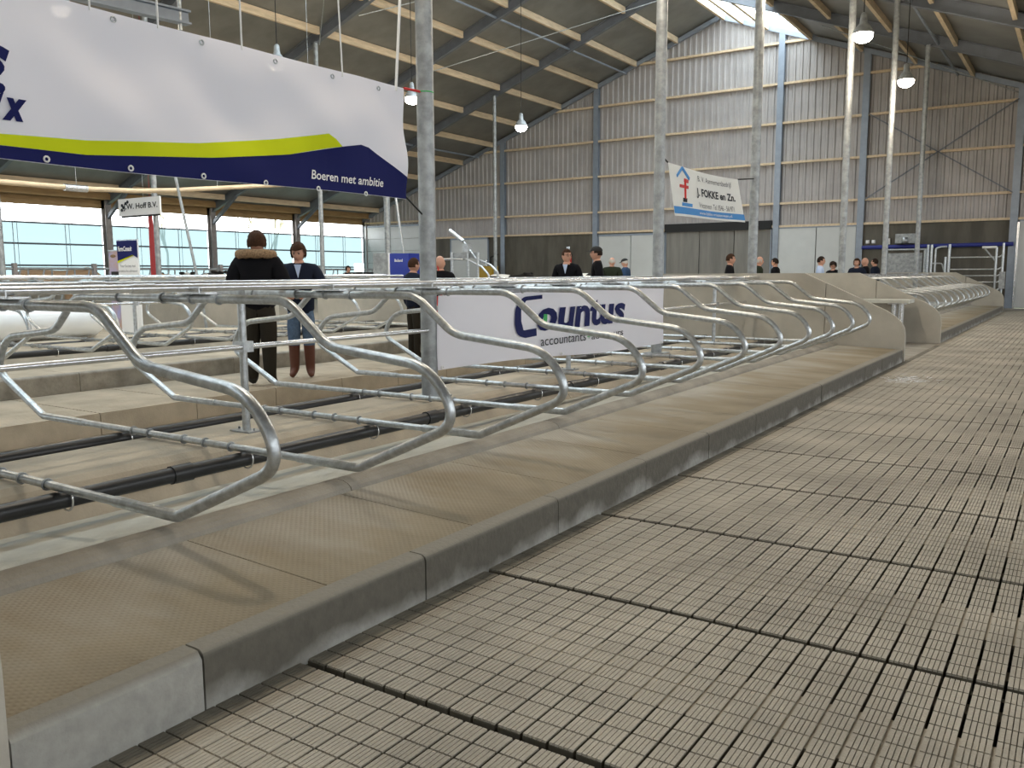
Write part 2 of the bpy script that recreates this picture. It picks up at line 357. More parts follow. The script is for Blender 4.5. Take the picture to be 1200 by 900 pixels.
# left alley of grooved panels (seen end-on over the empty bed pit)
al = MB(); k = 0
def groove_panel():
    b = MB(); b.box(-.95, .95, -PY/2+.006, PY/2-.006, -.30, -.014)
    n = 26; wv = 1.9/n
    for i in range(n):
        x0 = -.95+i*wv; b.box(x0+.008, x0+wv-.008, -PY/2+.009, PY/2-.009, -.014, 0)
    return b.mesh('floor_panel', 'conc_warm')
gp = groove_panel()
for r in range(-2, 28): put('floor_panel', gp, (-9.85, 3.36+PY*r, 0), fl)
# outside ground
b = MB(); b.box(-140, 60, -60, 140, -.6, -.45); tag(b.build('ground', 'grass'), kind='structure')

# gable wall -----------------------------------------------------
wb = empty('wall_back', (RX, YB, 0), kind='structure')
COLS = [-27.75, -21.8, -12.2, -8.45, -2.5, 3.4]
bays = [(XL, -33.6), (-33.6, -27.75), (-27.75, -21.8), (-21.8, -12.2), (-12.2, -8.45), (-8.45, -2.5), (-2.5, 3.4), (3.4, XR)]
def corr(x0, x1, z0, y, ztop=None, pitch=.3, dep=.05):
    b = MB(); n = max(1, int(round((x1-x0)/pitch))); p = (x1-x0)/n; pts = []
    for i in range(n): xa = x0+i*p; pts += [(xa, 0), (xa+p*.5, 0), (xa+p*.62, -dep), (xa+p*.88, -dep)]
    pts.append((x1, 0)); vs = []
    for x, d in pts: vs += [(x, y+d, z0), (x, y+d, ztop if ztop else roofz(x)+.06)]
    b.add(vs, [(2*i, 2*i+2, 2*i+3, 2*i+1) for i in range(len(pts)-1)]); return b
for (a, c) in bays: corr(a, c, 3.6 if a > -38 else 4.5, YB+.1).build('cladding_sheet', 'clad', wb)
for z in (3.66, 4.72, 6.57, 8.38, 10.15, 11.97):
    xa = max(XL+.2 if z > 4.6 else -33.25, RX-(RZ-z)/SL+.2); xb = min(XR, RX+(RZ-z)/SL-.2)
    b = MB(); b.box(xa, xb, YB-.12, YB+.04, z-.05, z+.05); b.build('girt', 'timber', wb)
for x in COLS+[-33.6]:
    b = MB(); z1 = roofz(x)-.1; b.box(x-.14, x+.14, YB-.16, YB-.13, 0, z1); b.box(x-.14, x+.14, YB+.02, YB+.05, 0, z1); b.box(x-.02, x+.02, YB-.14, YB+.03, 0, z1)
    b.build('column', 'column_steel', wb)
for (a, c) in [(-28.8, -21.8), (-33.2, -31.6), (-8.45, -2.5), (-12.45, -12.2), (3.4, XR)]:
    b = MB(); b.box(a, c, YB+.0, YB+.2, 0, 3.6); b.build('plinth', 'conc_dark', wb)
b = MB(); b.bar((-2.5-5.8, YB-.2, 4.7), (-2.6, YB-.2, 8.4), .05, .05); b.bar((-8.3, YB-.2, 8.4), (-2.6, YB-.2, 4.7), .05, .05); b.build('brace', 'frame_steel', wb)
# gable verge beam
b = MB()
for sx in (-1, 1):
    xe = XL if sx < 0 else XR
    b.bar((RX, YB-.1, RZ-.18), (xe, YB-.1, roofz(xe)-.18), .14, .2)
b.build('verge_beam', 'column_steel', wb)
def door(n, x0, x1, z1, m, pan, label=None, horiz=False):
    d = empty('door_%d' % n, ((x0+x1)/2, YB-.05, 0), kind='structure')
    for i in range(pan):
        b = MB()
        if horiz: b.box(x0+.02, x1-.02, YB-.08, YB+.03, z1*i/pan+.01, z1*(i+1)/pan-.01)
        else: xa = x0+(x1-x0)*i/pan; xb = x0+(x1-x0)*(i+1)/pan; b.box(xa+.02, xb-.02, YB-.08, YB+.03, .03, z1)
        b.build('door_panel', m, d)
    b = MB(); b.box(x0-.06, x0, YB-.1, YB+.05, 0, z1+.08); b.box(x1, x1+.06, YB-.1, YB+.05, 0, z1+.08); b.box(x0-.06, x1+.06, YB-.1, YB+.05, z1, z1+.1)
    b.build('door_frame', 'column_steel', d); return d
b = MB(); b.box(XL, XR, YB+.22, YB+.3, 0, 4.5); b.build('backing_wall', 'conc', wb)  # added backing, blocks sky light leaking through the door gaps
door(1, -38.5, -33.3, 4.45, 'door_w', 6, horiz=True)
door(2, -31.5, -28.85, 3.5, 'door_w', 2)
door(3, -21.6, -17.85, 3.45, 'door_w', 2)
door(4, -17.75, -12.45, 3.55, 'door_g', 3)
door(5, -12.1, -8.6, 3.55, 'door_w', 2)
door(6, -2.3, 3.2, 3.55, 'door_w', 2)
b = MB(); b.box(-17.8, -12.4, YB-.2, YB-.02, 3.55, 3.95); b.build('door_track_box', 'black', bpy.data.objects['door_4'])  # black box drawn for the dark gap under the cladding
b = MB(); b.box(-2.36, -2.28, YB-.2, YB-.1, 0, 3.5); b.build('door_edge', 'galv_bright', bpy.data.objects['door_6'])

# left wall: columns, timber eaves beam, curtain windows
wl = empty('wall_left', (XL, 14, 0), kind='structure')
LC = [41.0-5.85*k for k in range(0, 10)]
b = MB(); b.box(XL-.2, XL+.0, YF, YB, 0, 1.15); b.build('low_wall', 'conc', wl)
b = MB(); b.box(XL-.1, XL+.05, YF, YB, 4.62, 5.25); b.build('eaves_beam', 'timber_dark', wl)
b = MB(); b.box(XL+.5, XL+.62, YF, YB, 5.0, 5.4); b.build('eaves_beam', 'timber_dark', wl)
for y in LC:
    b = MB(); b.box(XL+.02, XL+.05, y-.15, y+.15, 0, 5.0); b.box(XL+.32, XL+.35, y-.15, y+.15, 0, 5.0); b.box(XL+.05, XL+.32, y-.02, y+.02, 0, 5.0)
    b.build('column', 'post_brown', wl)
for i, (y1, y0) in enumerate(zip(LC, LC[1:])):
    wn = empty('window_%d' % (i+1), (XL, (y0+y1)/2, 1.15), kind='structure')
    b = MB(); b.add([(XL-.04, y0+.15, 1.15), (XL-.04, y1-.15, 1.15), (XL-.04, y1-.15, 3.84), (XL-.04, y0+.15, 3.84)], [(0, 1, 2, 3)]); ct = b.build('curtain', 'curtain', wn)
    for z in (1.97, 2.92, 3.84):
        b = MB(); b.tube([(XL-.02, y0+.1, z), (XL-.02, y1-.1, z)], .045, 6); b.build('curtain_tube', 'frame_steel', ct)
    for yy in (y0+1.6, y0+3.9):
        b = MB(); b.tube([(XL+.06, yy, 1.2), (XL+.06, yy, 4.6)], .018, 5); b.tube([(XL+.06, yy+.18, 1.2), (XL+.06, yy+.18, 4.6)], .012, 5); b.build('lifting_rope', 'galv_dull', wn)
# right wall, front wall (outside the photograph, they close the hall)
wr = empty('wall_right', (XR, 14, 0), kind='structure')
b = MB(); b.box(XR, XR+.2, YF, YB, 0, 1.15); b.build('low_wall', 'conc', wr)
b = MB(); b.box(XR-.05, XR+.1, YF, YB, 4.62, 5.25); b.build('eaves_beam', 'timber_dark', wr)
b = MB(); b.add([(XR+.02, YF, 1.15), (XR+.02, YB, 1.15), (XR+.02, YB, 3.5), (XR+.02, YF, 3.5)], [(0, 1, 2, 3)]); b.build('curtain', 'grey_mesh', wr)  # unseen curtain, left open above to let in light from the right
wf = empty('wall_front', (RX, YF, 0), kind='structure')
corr(XL, XR, 3.6, YF, pitch=.6).build('cladding_sheet', 'clad', wf)
b = MB(); b.box(XL, XR, YF-.1, YF+.1, 0, 1.2); b.build('plinth', 'conc_dark', wf)
b = MB(); b.add([(XL, YF, 1.2), (XR, YF, 1.2), (XR, YF, 3.4), (XL, YF, 3.4)], [(0, 1, 2, 3)]); b.build('curtain', 'grey_mesh', wf)  # unseen curtain, added to dim the light from behind the camera

# roof -----------------------------------------------------------
ce = empty('ceiling', (RX, 14, RZ), kind='structure')
def slab(x0, x1, y0, y1, t, m, name, par, dz=0):
    b = MB(); b.add([(x, y, roofz(x)+dz+d) for d in (0, t) for (x, y) in ((x0, y0), (x1, y0), (x1, y1), (x0, y1))], [(3, 2, 1, 0), (4, 5, 6, 7), (0, 1, 5, 4), (1, 2, 6, 5), (2, 3, 7, 6), (3, 0, 4, 7)])
    return b.build(name, m, par)
ys = [YB+.3]+FR
for y1, y0 in zip(ys, ys[1:]+[YF-.2]):
    n = max(1, int(round((y1-y0)/1.17)))
    slab(XL-.6, -15.2, y0+.01, y1-.01, .1, 'roof', 'roof_sheet', ce)
    slab(-10.95, XR+.6, y0+.01, y1-.01, .1, 'roof', 'roof_sheet', ce)
    for a in range(2):
        ya = y0+(y1-y0)*a/2; yb = y0+(y1-y0)*(a+1)/2; slab(-15.15, -11.0, ya+.03, yb-.03, .02, 'skylight', 'skylight_pane', ce, .05)
        b = MB(); b.bar((-15.2, ya, roofz(-15.2)+.04), (-10.95, ya, roofz(-10.95)+.04), .05, .07); b.build('glazing_bar', 'column_steel', ce)
PUR = [-17.35+2.2*0-2.2*k for k in range(0, 10)]+[-15.0, -14.1, -12.9, -10.9, -8.7, -6.5, -4.3, -2.1, .1, 2.3, 4.5, 6.7]
for x in PUR:
    for y1, y0 in zip([YB]+FR, FR+[YF]):
        b = MB(); zt = roofz(x)-.01; b.box(x-.06, x+.06, y0+.12, y1-.12, zt-.27, zt); b.build('purlin', 'timber', ce)
for y in FR:
    b = MB(); h = .42
    for x0, x1 in ((XL+.2, RX), (RX, XR-.2)):
        for dz, t, wd in ((-.03, .03, .18), (-h, .03, .18)):
            b.bar((x0, y, roofz(x0)+dz), (x1, y, roofz(x1)+dz), wd, t)
        b.bar((x0, y, roofz(x0)-h/2), (x1, y, roofz(x1)-h/2), .03, h)
    # haunches down to the wall columns
    b.bar((XL+.3, y, 4.2), (XL+2.2, y, roofz(XL+2.2)-.4), .14, .16); b.bar((XR-.3, y, 4.2), (XR-2.2, y, roofz(XR-2.2)-.4), .14, .16)
    b.build('rafter', 'frame_steel', ce)
b = MB()
for x, m_ in ((-20.15, 0), (-29.5, 0), (-4.9, 0), (0.6, 0)): b.tube([(x, YF, roofz(x)-.3), (x, YB, roofz(x)-.3)], .05, 8)
b.build('wind_tube', 'column_steel', ce)['kind'] = 'stuff'
for (p, q) in [((-24, 29.25, 9.9), (-15.5, 35.1, 13)), ((-24, 23.4, 9.9), (-17, 17.5, 12.5)), ((-9, 35.1, 10.9), (-2.5, 41, 8.6)), ((-22, 23.4, 10.6), (-15.6, 29.25, 13))]:
    b = MB(); b.tube([p, q], .02, 5); b.build('tie_rod', 'galv', ce)

# ================================================================== CUBICLE ROWS
# profile of one side of a cubicle divider, distances from the row centre
def divider_parts():
    P = {}
    top = [(0, 0, 1.345), (1.22, 0, 1.345), (1.52, 0, 1.06), (2.20, 0, 1.0), (2.43, 0, .94), (2.44, 0, .70), (2.27, 0, .58), (1.78, 0, .37), (-.1, 0, .365)]
    def side(sx):
        q = (1.15, 1.49, 2.27, 2.46, 1.71) if sx > 0 else (1.20, 1.53, 2.31, 2.50, 1.80)
        b = MB(); pt = [(-.12*sx, 0, 1.345)]+[(sx*x, y, z) for x, y, z in top[1:4]]
        full = fillet([(-.12*sx, 0, 1.345), (sx*q[0], 0, 1.345), (sx*q[1], 0, 1.075), (sx*q[2], 0, .995), (sx*q[3], 0, .70), (sx*q[4], 0, .365), (sx*1.2, 0, .365)], [.30, .30, .42, .50, .10], 8)
        b.tube(full[:-1]+[Vector((sx*1.2, 0, .365))], .029, 12); return b
    P['loop_r'] = side(1).mesh('loop', 'galv'); P['loop_l'] = side(-1).mesh('loop', 'galv')
    b = MB(); b.tube([(-1.25, 0, .365), (1.25, 0, .365)], .024, 10); P['lower_tube'] = b.mesh('lower_tube', 'galv')
    b = MB(); b.ring((0, 0, 1.345), (1, 0, 0), .034, .007); P['ring'] = b.mesh('tube_band', 'galv_dull')
    b = MB(); b.box(.12, .42, -.045, .045, 1.376, 1.388); b.box(.16, .36, -.05, -.043, 1.376, 1.428); P['plate'] = b.mesh('clamp_plate', 'galv_bright')
    b = MB(); b.ring((0, 0, .365), (1, 0, 0), .030, .006); P['brk'] = b.mesh('floor_bracket', 'galv_dull')
    b = MB()
    b.ring((0, .05, .285), (0, 1, 0), .066, .006)
    P['ub'] = b.mesh('pipe_clamp', 'galv_bright'); return P
DP = divider_parts()
def divider(loc, label, group, small=True):
    o = empty('cubicle_divider', loc, label, 'divider', group)
    for nm, k in (('loop', 'loop_r'),)+((('loop', 'loop_l'),) if small else ())+( ('lower_tube', 'lower_tube'), ('clamp_plate', 'plate')): put(nm, DP[k], loc, o)
    if small:
        L = Vector(loc)
        for x in (-.62, -.1, .22, .50): put('tube_band', DP['ring'], L+Vector((x, 0, 0)), o)
        for x in (-.55, -.35, .05, .28, .55): put('floor_bracket', DP['brk'], L+Vector((x, 0, 0)), o)
        for x in (-.72, .64): put('pipe_clamp', DP['ub'], L+Vector((x, 0, 0)), o)
    return o
def row_things(xc, dz, y0, y1, nm, whole=True):
    """rails and pipes that run along a row"""
    for x, z, r, what in ((.26, 1.418, .027, 'front upper'), (-.30, 1.435, .027, 'rear upper')):
        b = MB(); b.tube([(xc+x, y0, z+dz), (xc+x, y1, z+dz)], r, 10)
        for k in range(int((y1-y0)/4.9)): yy = y0+2.0+4.9*k; b.tube([(xc+x, yy, z+dz), (xc+x, yy+.16, z+dz)], r+.006, 10)
        tag(b.build('head_rail', 'galv_bright'), '%s galvanised rail along the top of the %s' % (what, nm), 'rail')
    b = MB(); b.tube([(xc+.04, y0, .97+dz), (xc+.04, y1, .97+dz)], .021, 10); tag(b.build('middle_rail', 'galv_bright'), 'single middle rail between loops of the %s' % nm, 'rail')
    for x, what in ((.64, 'right'), (-.72, 'left')):
        b = MB(); b.tube([(xc+x, y0, .285+dz), (xc+x, y1, .285+dz)], .050, 12)
        if x > 0:
            for k in range(int((y1-y0)/2.45)): yy = y0+1.95+2.45*k; b.tube([(xc+x, yy, .285+dz), (xc+x, yy+.14, .285+dz)], .058, 12)
        tag(b.build('drinking_water_pipe', 'pipe'), 'black plastic pipe on the %s of the ledge of the %s' % (what, nm), 'pipe')
XC = -5.21
YD = [2.4+1.222*k for k in range(11)]
for k, y in enumerate(YD):
    divider((XC, y, 0), '%s looped galvanised cubicle divider from the camera, front row' % ORD[k], 'dividers of the front cubicle row')
row_things(XC, 0, 1.15, 15.62, 'front cubicle row')
YD3 = [21.05+1.33*k for k in range(12)]
for k, y in enumerate(YD3):
    divider((XC, y, 0), '%s looped divider of the far cubicle row, counted from the passage' % ORD[k], 'dividers of the far cubicle row', False)
row_things(XC, 0, 20.2, 37.3, 'far cubicle row')
X2 = -13.75
for k in range(11):
    y = 3.32+1.222*k
    if y < 15.4: divider((X2, y, .05), '%s looped divider of the cubicle row behind the couple, from left' % ORD[k], 'dividers of the middle cubicle row')
row_things(X2, .05, 1.0, 15.62, 'middle cubicle row')
# small posts between the dividers
def small_post(x, y, label, dz=0):
    o = empty('cubicle_post', (x, y, .325+dz), label, 'post', 'small posts of the cubicle rows')
    b = MB(); b.tube([(x, y, .33+dz), (x, y, 1.40+dz)], .030, 12); b.build('pole', 'galv', o)
    b = MB(); b.box(x-.11, x+.11, y-.07, y+.07, .325+dz, .337+dz)
    for sx in (-1, 1): b.tube([(x+sx*.085, y, .33+dz), (x+sx*.085, y, .355+dz)], .008, 6)
    b.build('foot_plate', 'galv_dull', o)
    b = MB(); b.box(x-.045, x+.065, y-.045, y+.045, .93+dz, 1.01+dz); b.build('rail_clamp', 'galv', o)
small_post(-5.21, 4.2, 'short galvanised post on the ledge before the couple')
small_post(-5.21, 9.1, 'short galvanised post on the ledge under the low banner')
small_post(-5.21, 14.1, 'short galvanised post on the ledge near the end partition')
small_post(-5.21, 26.3, 'short galvanised post inside the far cubicle row')
small_post(X2, 8.8, 'short galvanised post of the row behind the couple', .05)
# tall round posts carrying the roof frames
TP = [(-5.2, 6.39, .080, 'nearest and thickest tall round post, beside the big banner'), (-5.2, 11.7, .078, 'tall round post at the left edge of the contractor banner'),
      (-5.2, 16.02, .085, 'tall round post at the right edge of the contractor banner'), (-5.2, 23.2, .085, 'fourth tall round post, first one in the far cubicle row'),
      (-5.2, 28.9, .085, 'fifth tall round post, middle of the far cubicle row'), (-5.2, 35.1, .085, 'farthest tall round post in the far cubicle row'),
      (-24.2, 11.7, .085, 'thin tall post at far left below the big banner'), (-24.2, 16.4, .085, 'thin tall post behind the hanging sign'),
      (-24.2, 23.4, .085, 'thin tall post right of the woman'), (-24.2, 35.0, .085, 'thin tall post before the small pale door of the gable wall')]
for x, y, r, lab in TP:
    z0 = .325 if x > -6 and not 15.7 < y < 20 else 0
    o = empty('roof_post', (x, y, z0), lab, 'post', 'tall posts under the roof')
    b = MB(); b.tube([(x, y, z0), (x, y, roofz(x)-.40)], r, 16); b.build('pole', 'galv_dull', o)
    b = MB(); b.box(x-.15, x+.15, y-.15, y+.15, z0, z0+.012); b.build('foot_plate', 'galv_dull', o)
    b = MB(); b.box(x-.14, x+.14, y-.14, y+.14, roofz(x)-.42, roofz(x)-.40); b.build('head_plate', 'frame_steel', o)

# kerb blocks
def curb(x1, sx, z0, zt, y0, y1, step, label, name='kerb', mt='curb', wd=.10):
    o = empty(name, (x1, (y0+y1)/2, z0), label, 'kerb')
    y = y0; j = 0
    while y < y1-.05:
        e = min(y+step, y1); dx = random.uniform(-.002, .002)
        prof = [(0, 0), (0, zt-z0-.03), (-.006, zt-z0-.012), (-.022, zt-z0-.002), (-.04, zt-z0), (-wd, zt-z0), (-wd, 0)]
        b = MB(); b.prism([(x1+sx*(a)+dx, z0+h) for a, h in (prof if sx > 0 else prof[::-1])], y+.004, e-.004); b.build('kerb_block', mt, o); y = e
    return o
curb(-2.44, 1, -.02, .215, 1.74-1.21*0, 15.55, 1.205, 'long concrete kerb between the front cubicle beds and the slatted floor')
b = MB(); b.prism([(-2.44, -.02), (-2.44, .185), (-2.462, .213), (-2.48, .215), (-2.54, .215), (-2.54, -.02)], 1.10, 1.735); o_ = b.build('kerb_block', 'curb', bpy.data.objects['kerb'])
curb(-2.44, 1, -.02, .215, 20.2, 37.3, 1.205, 'concrete kerb along the far cubicle row')
curb(-10.80, 1, -.02, .25, 1.2, 15.6, 1.22, 'concrete kerb of the middle cubicle row behind the couple', mt='curb_top')
# beds
def bed(y0, y1, step, label, xa=-2.545, xb=-3.50, first=0):
    o = empty('cubicle_bed', ((xa+xb)/2, (y0+y1)/2, 0), label, 'cubicle bed'); y = y0
    while y < y1-.05:
        e = min(y+(first if first and y == y0 else step), y1); b = MB(); b.prism([(xa, -.02), (xa, .205), (xb, .238), (xb, -.02)], y+.003, e-.003); b.build('bed_slab', 'bed', o); y = e
    return o
bed(1.10, 15.6, 1.03, 'worn sandy concrete beds of the front cubicle row', first=1.34)
bed(20.2, 37.3, 1.03, 'pale concrete beds of the far cubicle row')
def brisket(xc, y0, y1, nm, dz=0):
    """rounded brisket kerb and stepped channel between bed and ledge"""
    o = empty('brisket_kerb', (xc+1.6, (y0+y1)/2, 0), 'rounded concrete brisket kerb behind the beds of the %s' % nm, 'kerb')
    n = int((y1-y0)/2.4)
    for i in range(n):
        ya = y0+(y1-y0)*i/n; yb = y0+(y1-y0)*(i+1)/n
        pr_ = [(xc+1.71, -.02), (xc+1.71, .24)]+[(xc+1.60+.11*cos(t), .24+.055*sin(t)) for t in [pi*k/8 for k in range(1, 8)]]+[(xc+1.49, .22), (xc+1.49, -.02)]
        b = MB(); b.prism([(a, z+dz) for a, z in pr_], ya+.003, yb-.003); b.build('kerb_block', 'conc', o)
    b = MB(); b.prism([(a, z+dz) for a, z in [(xc+1.485, -.02), (xc+1.485, .205), (xc+1.20, .19), (xc+1.17, .165), (xc+.475, .10), (xc+.475, -.02)]], y0, y1); b.build('channel_slab', 'conc_light', o)
brisket(XC, 1.15, 15.6, 'front cubicle row'); brisket(XC, 20.2, 37.3, 'far cubicle row')
def ledge(xc, y0, y1, nm, dz=0):
    o = empty('head_ledge', (xc, (y0+y1)/2, 0), 'broad sandy concrete ledge with sloping flanks under the %s' % nm, 'ledge')
    n = int((y1-y0)/5)
    for i in range(n):
        ya = y0+(y1-y0)*i/n; yb = y0+(y1-y0)*(i+1)/n
        pr_ = [(xc+.47, -.3), (xc+.46, .08), (xc+.31, .285), (xc+.26, .318), (xc+.2, .325), (xc-.42, .325), (xc-.50, .31), (xc-.60, .08), (xc-.62, -.3)]
        b = MB(); b.prism([(a, z+dz) for a, z in pr_], ya+.003, yb-.003); b.build('ledge_block', 'conc_warm', o)
ledge(XC, 1.15, 15.6, 'front cubicle row'); ledge(XC, 20.2, 37.3, 'far cubicle row'); ledge(X2, 1.15, 15.6, 'middle cubicle row', .05)
# middle row beds (solid blocks)
o = empty('cubicle_bed', (X2+2, 8.4, 0), 'sandy bed of the middle cubicle row behind the couple', 'cubicle bed')
for i in range(12):
    b = MB(); ya = 1.2+1.2*i; b.prism([(-11.0, -.02), (-11.0, .24), (X2+1.75, .26), (X2+1.6, .31), (X2+1.45, .2), (X2+.62, .17), (X2+.62, -.02)], ya+.004, ya+1.196); b.build('bed_slab', 'conc_warm', o)
b = MB(); b.box(-17.3, X2-.62, 1.2, 15.6, -.02, .26); b.build('bed_slab', 'conc_warm', o)
# pit floor of the unfinished left side of the front row
o = empty('bed_trough', (-7.3, 8.4, -.35), 'empty trough left of the front row where no bed lies yet', 'trough')
b = MB(); b.box(-8.9, XC-.62, 20.2, 37.3, -.3, 0); b.build('slab', 'conc', fl)
b = MB(); b.box(-8.9, XC-.62, 1.15, 15.6, -.4, -.24); b.build('trough_floor', 'conc', o)
# partitions
def partition(y, xs_mid, label, xleft=-8.0, th=.1, m='panelwall'):
    o = empty('concrete_partition', (-5.2, y, 0), label, 'partition')
    prof = [(-2.43, 0), (-2.43, .42), (-2.445, .55), (-2.50, .66), (-2.59, .75), (-2.74, .85), (-3.2, 1.065), (-4.12, 1.49)]
    def zt(x):
        for p, q in zip(prof[1:], prof[2:]):
            if q[0] <= x <= p[0]: return p[1]+(q[1]-p[1])*(x-p[0])/(q[0]-p[0])
        return 1.49
    cut = xs_mid
    a = [(-2.43, -.02)]+[p for p in prof[1:] if p[0] > cut]+[(cut+.005, zt(cut)), (cut+.005, -.02)]
    b = MB(); b.prism(a, y-th/2, y+th/2); b.build('wall_panel', m, o)
    mid = -7.0 if xleft < -7 else xleft
    a = [(cut-.005, -.02), (cut-.005, zt(cut))]+[p for p in prof[1:] if p[0] < cut]+[(mid, 1.49), (mid, -.3)]
    b = MB(); b.prism(a, y-th/2, y+th/2); b.build('wall_panel', m, o)
    if xleft < -7:
        b = MB(); b.prism([(mid-.005, -.3), (mid-.005, 1.49), (xleft+.3, .95), (xleft, .45), (xleft, -.3)], y-th/2, y+th/2); b.build('wall_panel', m, o)
    return o
partition(1.04, -3.75, 'concrete end partition whose edge shows at the lower left corner')
partition(15.68, -3.75, 'large sloping concrete partition closing the front cubicle row')
partition(20.12, -3.75, 'second sloping concrete partition, across the passage')
partition(37.4, -3.75, 'farthest concrete partition, behind the far cubicle row')
for xa, xb, lab in ((-16.4, -10.8, 'plain concrete wall closing the middle cubicle row'), (-26.5, -18.0, 'plain concrete wall at left behind the white roll')):
    o = empty('concrete_partition', ((xa+xb)/2, 15.7, 0), lab, 'partition'); n = 2
    for i in range(n):
        b = MB(); x0 = xa+(xb-xa)*i/n; x1 = xa+(xb-xa)*(i+1)/n; b.box(x0+.004, x1-.004, 15.64, 15.76, -.02, 1.42); b.build('wall_panel', 'panelwall', o)
# cross-over drinking trough beside the second partition
o = empty('drinking_trough', (-4.4, 19.5, 0), 'concrete topped drinking trough on steel legs in the passage', 'trough')
b = MB(); b.box(-6.2, -2.95, 19.2, 19.95, .86, .93); b.build('rim', 'conc_light', o)
b = MB(); b.prism([(19.28, .86), (19.38, .50), (19.8, .50), (19.88, .86)], -6.1, -3.25, 'x'); b.build('basin', 'conc', o)
for x in (-3.1, -6.0):
    b = MB(); b.tube([(x, 19.3, 0), (x, 19.3, .86)], .055, 10); b.tube([(x-.14, 19.3, 0), (x-.14, 19.3, .86)], .055, 10); b.box(x-.25, x+.12, 19.2, 19.42, .84, .865); b.build('leg', 'galv_bright', o)
# straw litter
o = MB()
for i in range(70):
    x = -2.05+random.gauss(0, .16)+.1; y = 12.9+random.gauss(0, .28); a = random.uniform(0, pi); l = random.uniform(.05, .14)
    o.bar((x, y, .006), (x+l*cos(a), y+l*sin(a), .009), .006, .004)
tag(o.build('straw_litter', 'white'), 'scattered wisps of pale straw on the slatted floor', 'straw', kind='stuff')
#PART2
# ================================================================== BANNERS AND SIGNS
def banner_grid(map_, a0, a1, b0f, b1f, n, m, thick, mats, name, parent):
    b = MB(); vs = []
    for s_ in (0, thick):
        for j in range(m+1):
            for i in range(n+1):
                a = a0(j/m)+(a1(j/m)-a0(j/m))*i/n; z = b0f(i/n)+(b1f(i/n)-b0f(i/n))*j/m
                p = Vector(map_(a, z)); p.x -= s_; vs.append(p)
    K = (n+1)*(m+1); fs = []
    for j in range(m):
        for i in range(n):
            q = j*(n+1)+i; fs += [(q, q+1, q+n+2, q+n+1), (K+q+n+1, K+q+n+2, K+q+1, K+q)]
    b.add(vs, fs, True); return b.build(name, mats, parent)
def grommet(p, parent, m='galv'):
    b = MB(); b.ring(p, (1, 0, 0), .016, .006, 10, 5); return b.build('eyelet', m, parent)
def cord(p, q, parent, r=.006, m='galv', name='cord'):
    b = MB(); b.tube([p, q], r, 5); return b.build(name, m, parent)
# big banner of the accountants, hung along the row from the camera side to the first post
def rip1(y, z):
    e = max(0, min(1, (z-2.15)/1.0)); k = sin(pi*e); return (-5.2+k*(.022*sin(2.1*y+5.5*z)+.012*sin(4.3*y-8*z+1)+.007*sin(9*y+9*z)), y, z)
def r1(y, z, d=.006): p = rip1(y, z); return (p[0]+d, p[1], p[2])
o = empty('hanging_banner', (-5.2, 3.2, 2.17), 'huge white navy and lime banner hanging at the upper left', 'banner')
banner_grid(rip1, lambda t: .35, lambda t: 6.09-.0*t, lambda s: 2.165+.012*s+.01*sin(9*s), lambda s: 3.125+.04*s-.006*abs(sin(14*s)), 150, 30, .006, 'white_cloth', 'cloth', o)
bt = [(.35, 2.20), (1.6, 2.22), (2.556, 2.242), (3.06, 2.242), (4.007, 2.326), (4.7, 2.425), (5.281, 2.553), (5.559, 2.605), (6.085, 2.375)]
bb = [(.35, 2.17), (6.085, 2.182)]
N_ = 60; strip(rs(bt, N_), [(a, 2.167+.012*((a-.35)/5.74)+.01*sin(9*(a-.35)/5.74)) for a, _ in rs(bt, N_)], lambda a, z: r1(a, z, .007)).build('navy_print', 'navy', o)
yt = [(.35, 2.27), (1.6, 2.28), (2.56, 2.306), (3.067, 2.329), (3.892, 2.413), (4.6, 2.53), (5.141, 2.640), (5.281, 2.553)]
yb = [(.35, 2.20), (1.6, 2.22), (2.556, 2.242), (3.06, 2.242), (4.007, 2.326), (4.7, 2.425), (5.141, 2.527), (5.281, 2.553)]
strip(rs(yt, N_), rs(yb, N_), lambda a, z: r1(a, z, .011)).build('yellow_print', 'yellow', o)
letters('Boeren met ambitie', lambda a, z: r1(a, z, .016), 4.93, 5.77, 2.262, 2.335, 'white', o, shear=.2, bold=.012)
letters('x', lambda a, z: r1(a, z, .016), 2.575, 2.715, 2.385, 2.512, 'navy', o, shear=.3, bold=.06)
letters('i', lambda a, z: r1(a, z, .016), 2.47, 2.598, 2.385, 2.585, 'navy', o, shear=.3, bold=.06)
letters('s', lambda a, z: r1(a, z, .016), 2.40, 2.632, 2.60, 2.79, 'navy', o, shear=.3, bold=.05)
for y in (2.81, 3.355, 3.907, 4.459, 4.999, 5.55): grommet(r1(y, 2.19, .014), o, 'white')
for y in (3.3, 3.95, 4.6, 5.2, 5.75): grommet(r1(y, 3.10, .008), o)
for (y, y2, z2) in ((3.15, 3.10, 9), (3.62, 3.62, 9), (4.3, 4.28, 9.2), (5.32, 5.05, 9.3), (5.98, 6.6, 9.3)):
    cord((-5.2, y, 3.12), (-5.2, y2, z2), o, .007 if y < 5.9 else .014, 'white')
cord((-5.2, 6.09, 3.16), (-5.2, 6.40, 3.17), o, .012, 'red'); b = MB(); b.ring((-5.2, 6.39, 3.17), (0, 0, 1), .078, .006, 18, 5); b.build('cord', 'green', o)
cord((-5.2, 6.09, 2.2), (-5.2, 6.33, 2.05), o, .008, 'black')
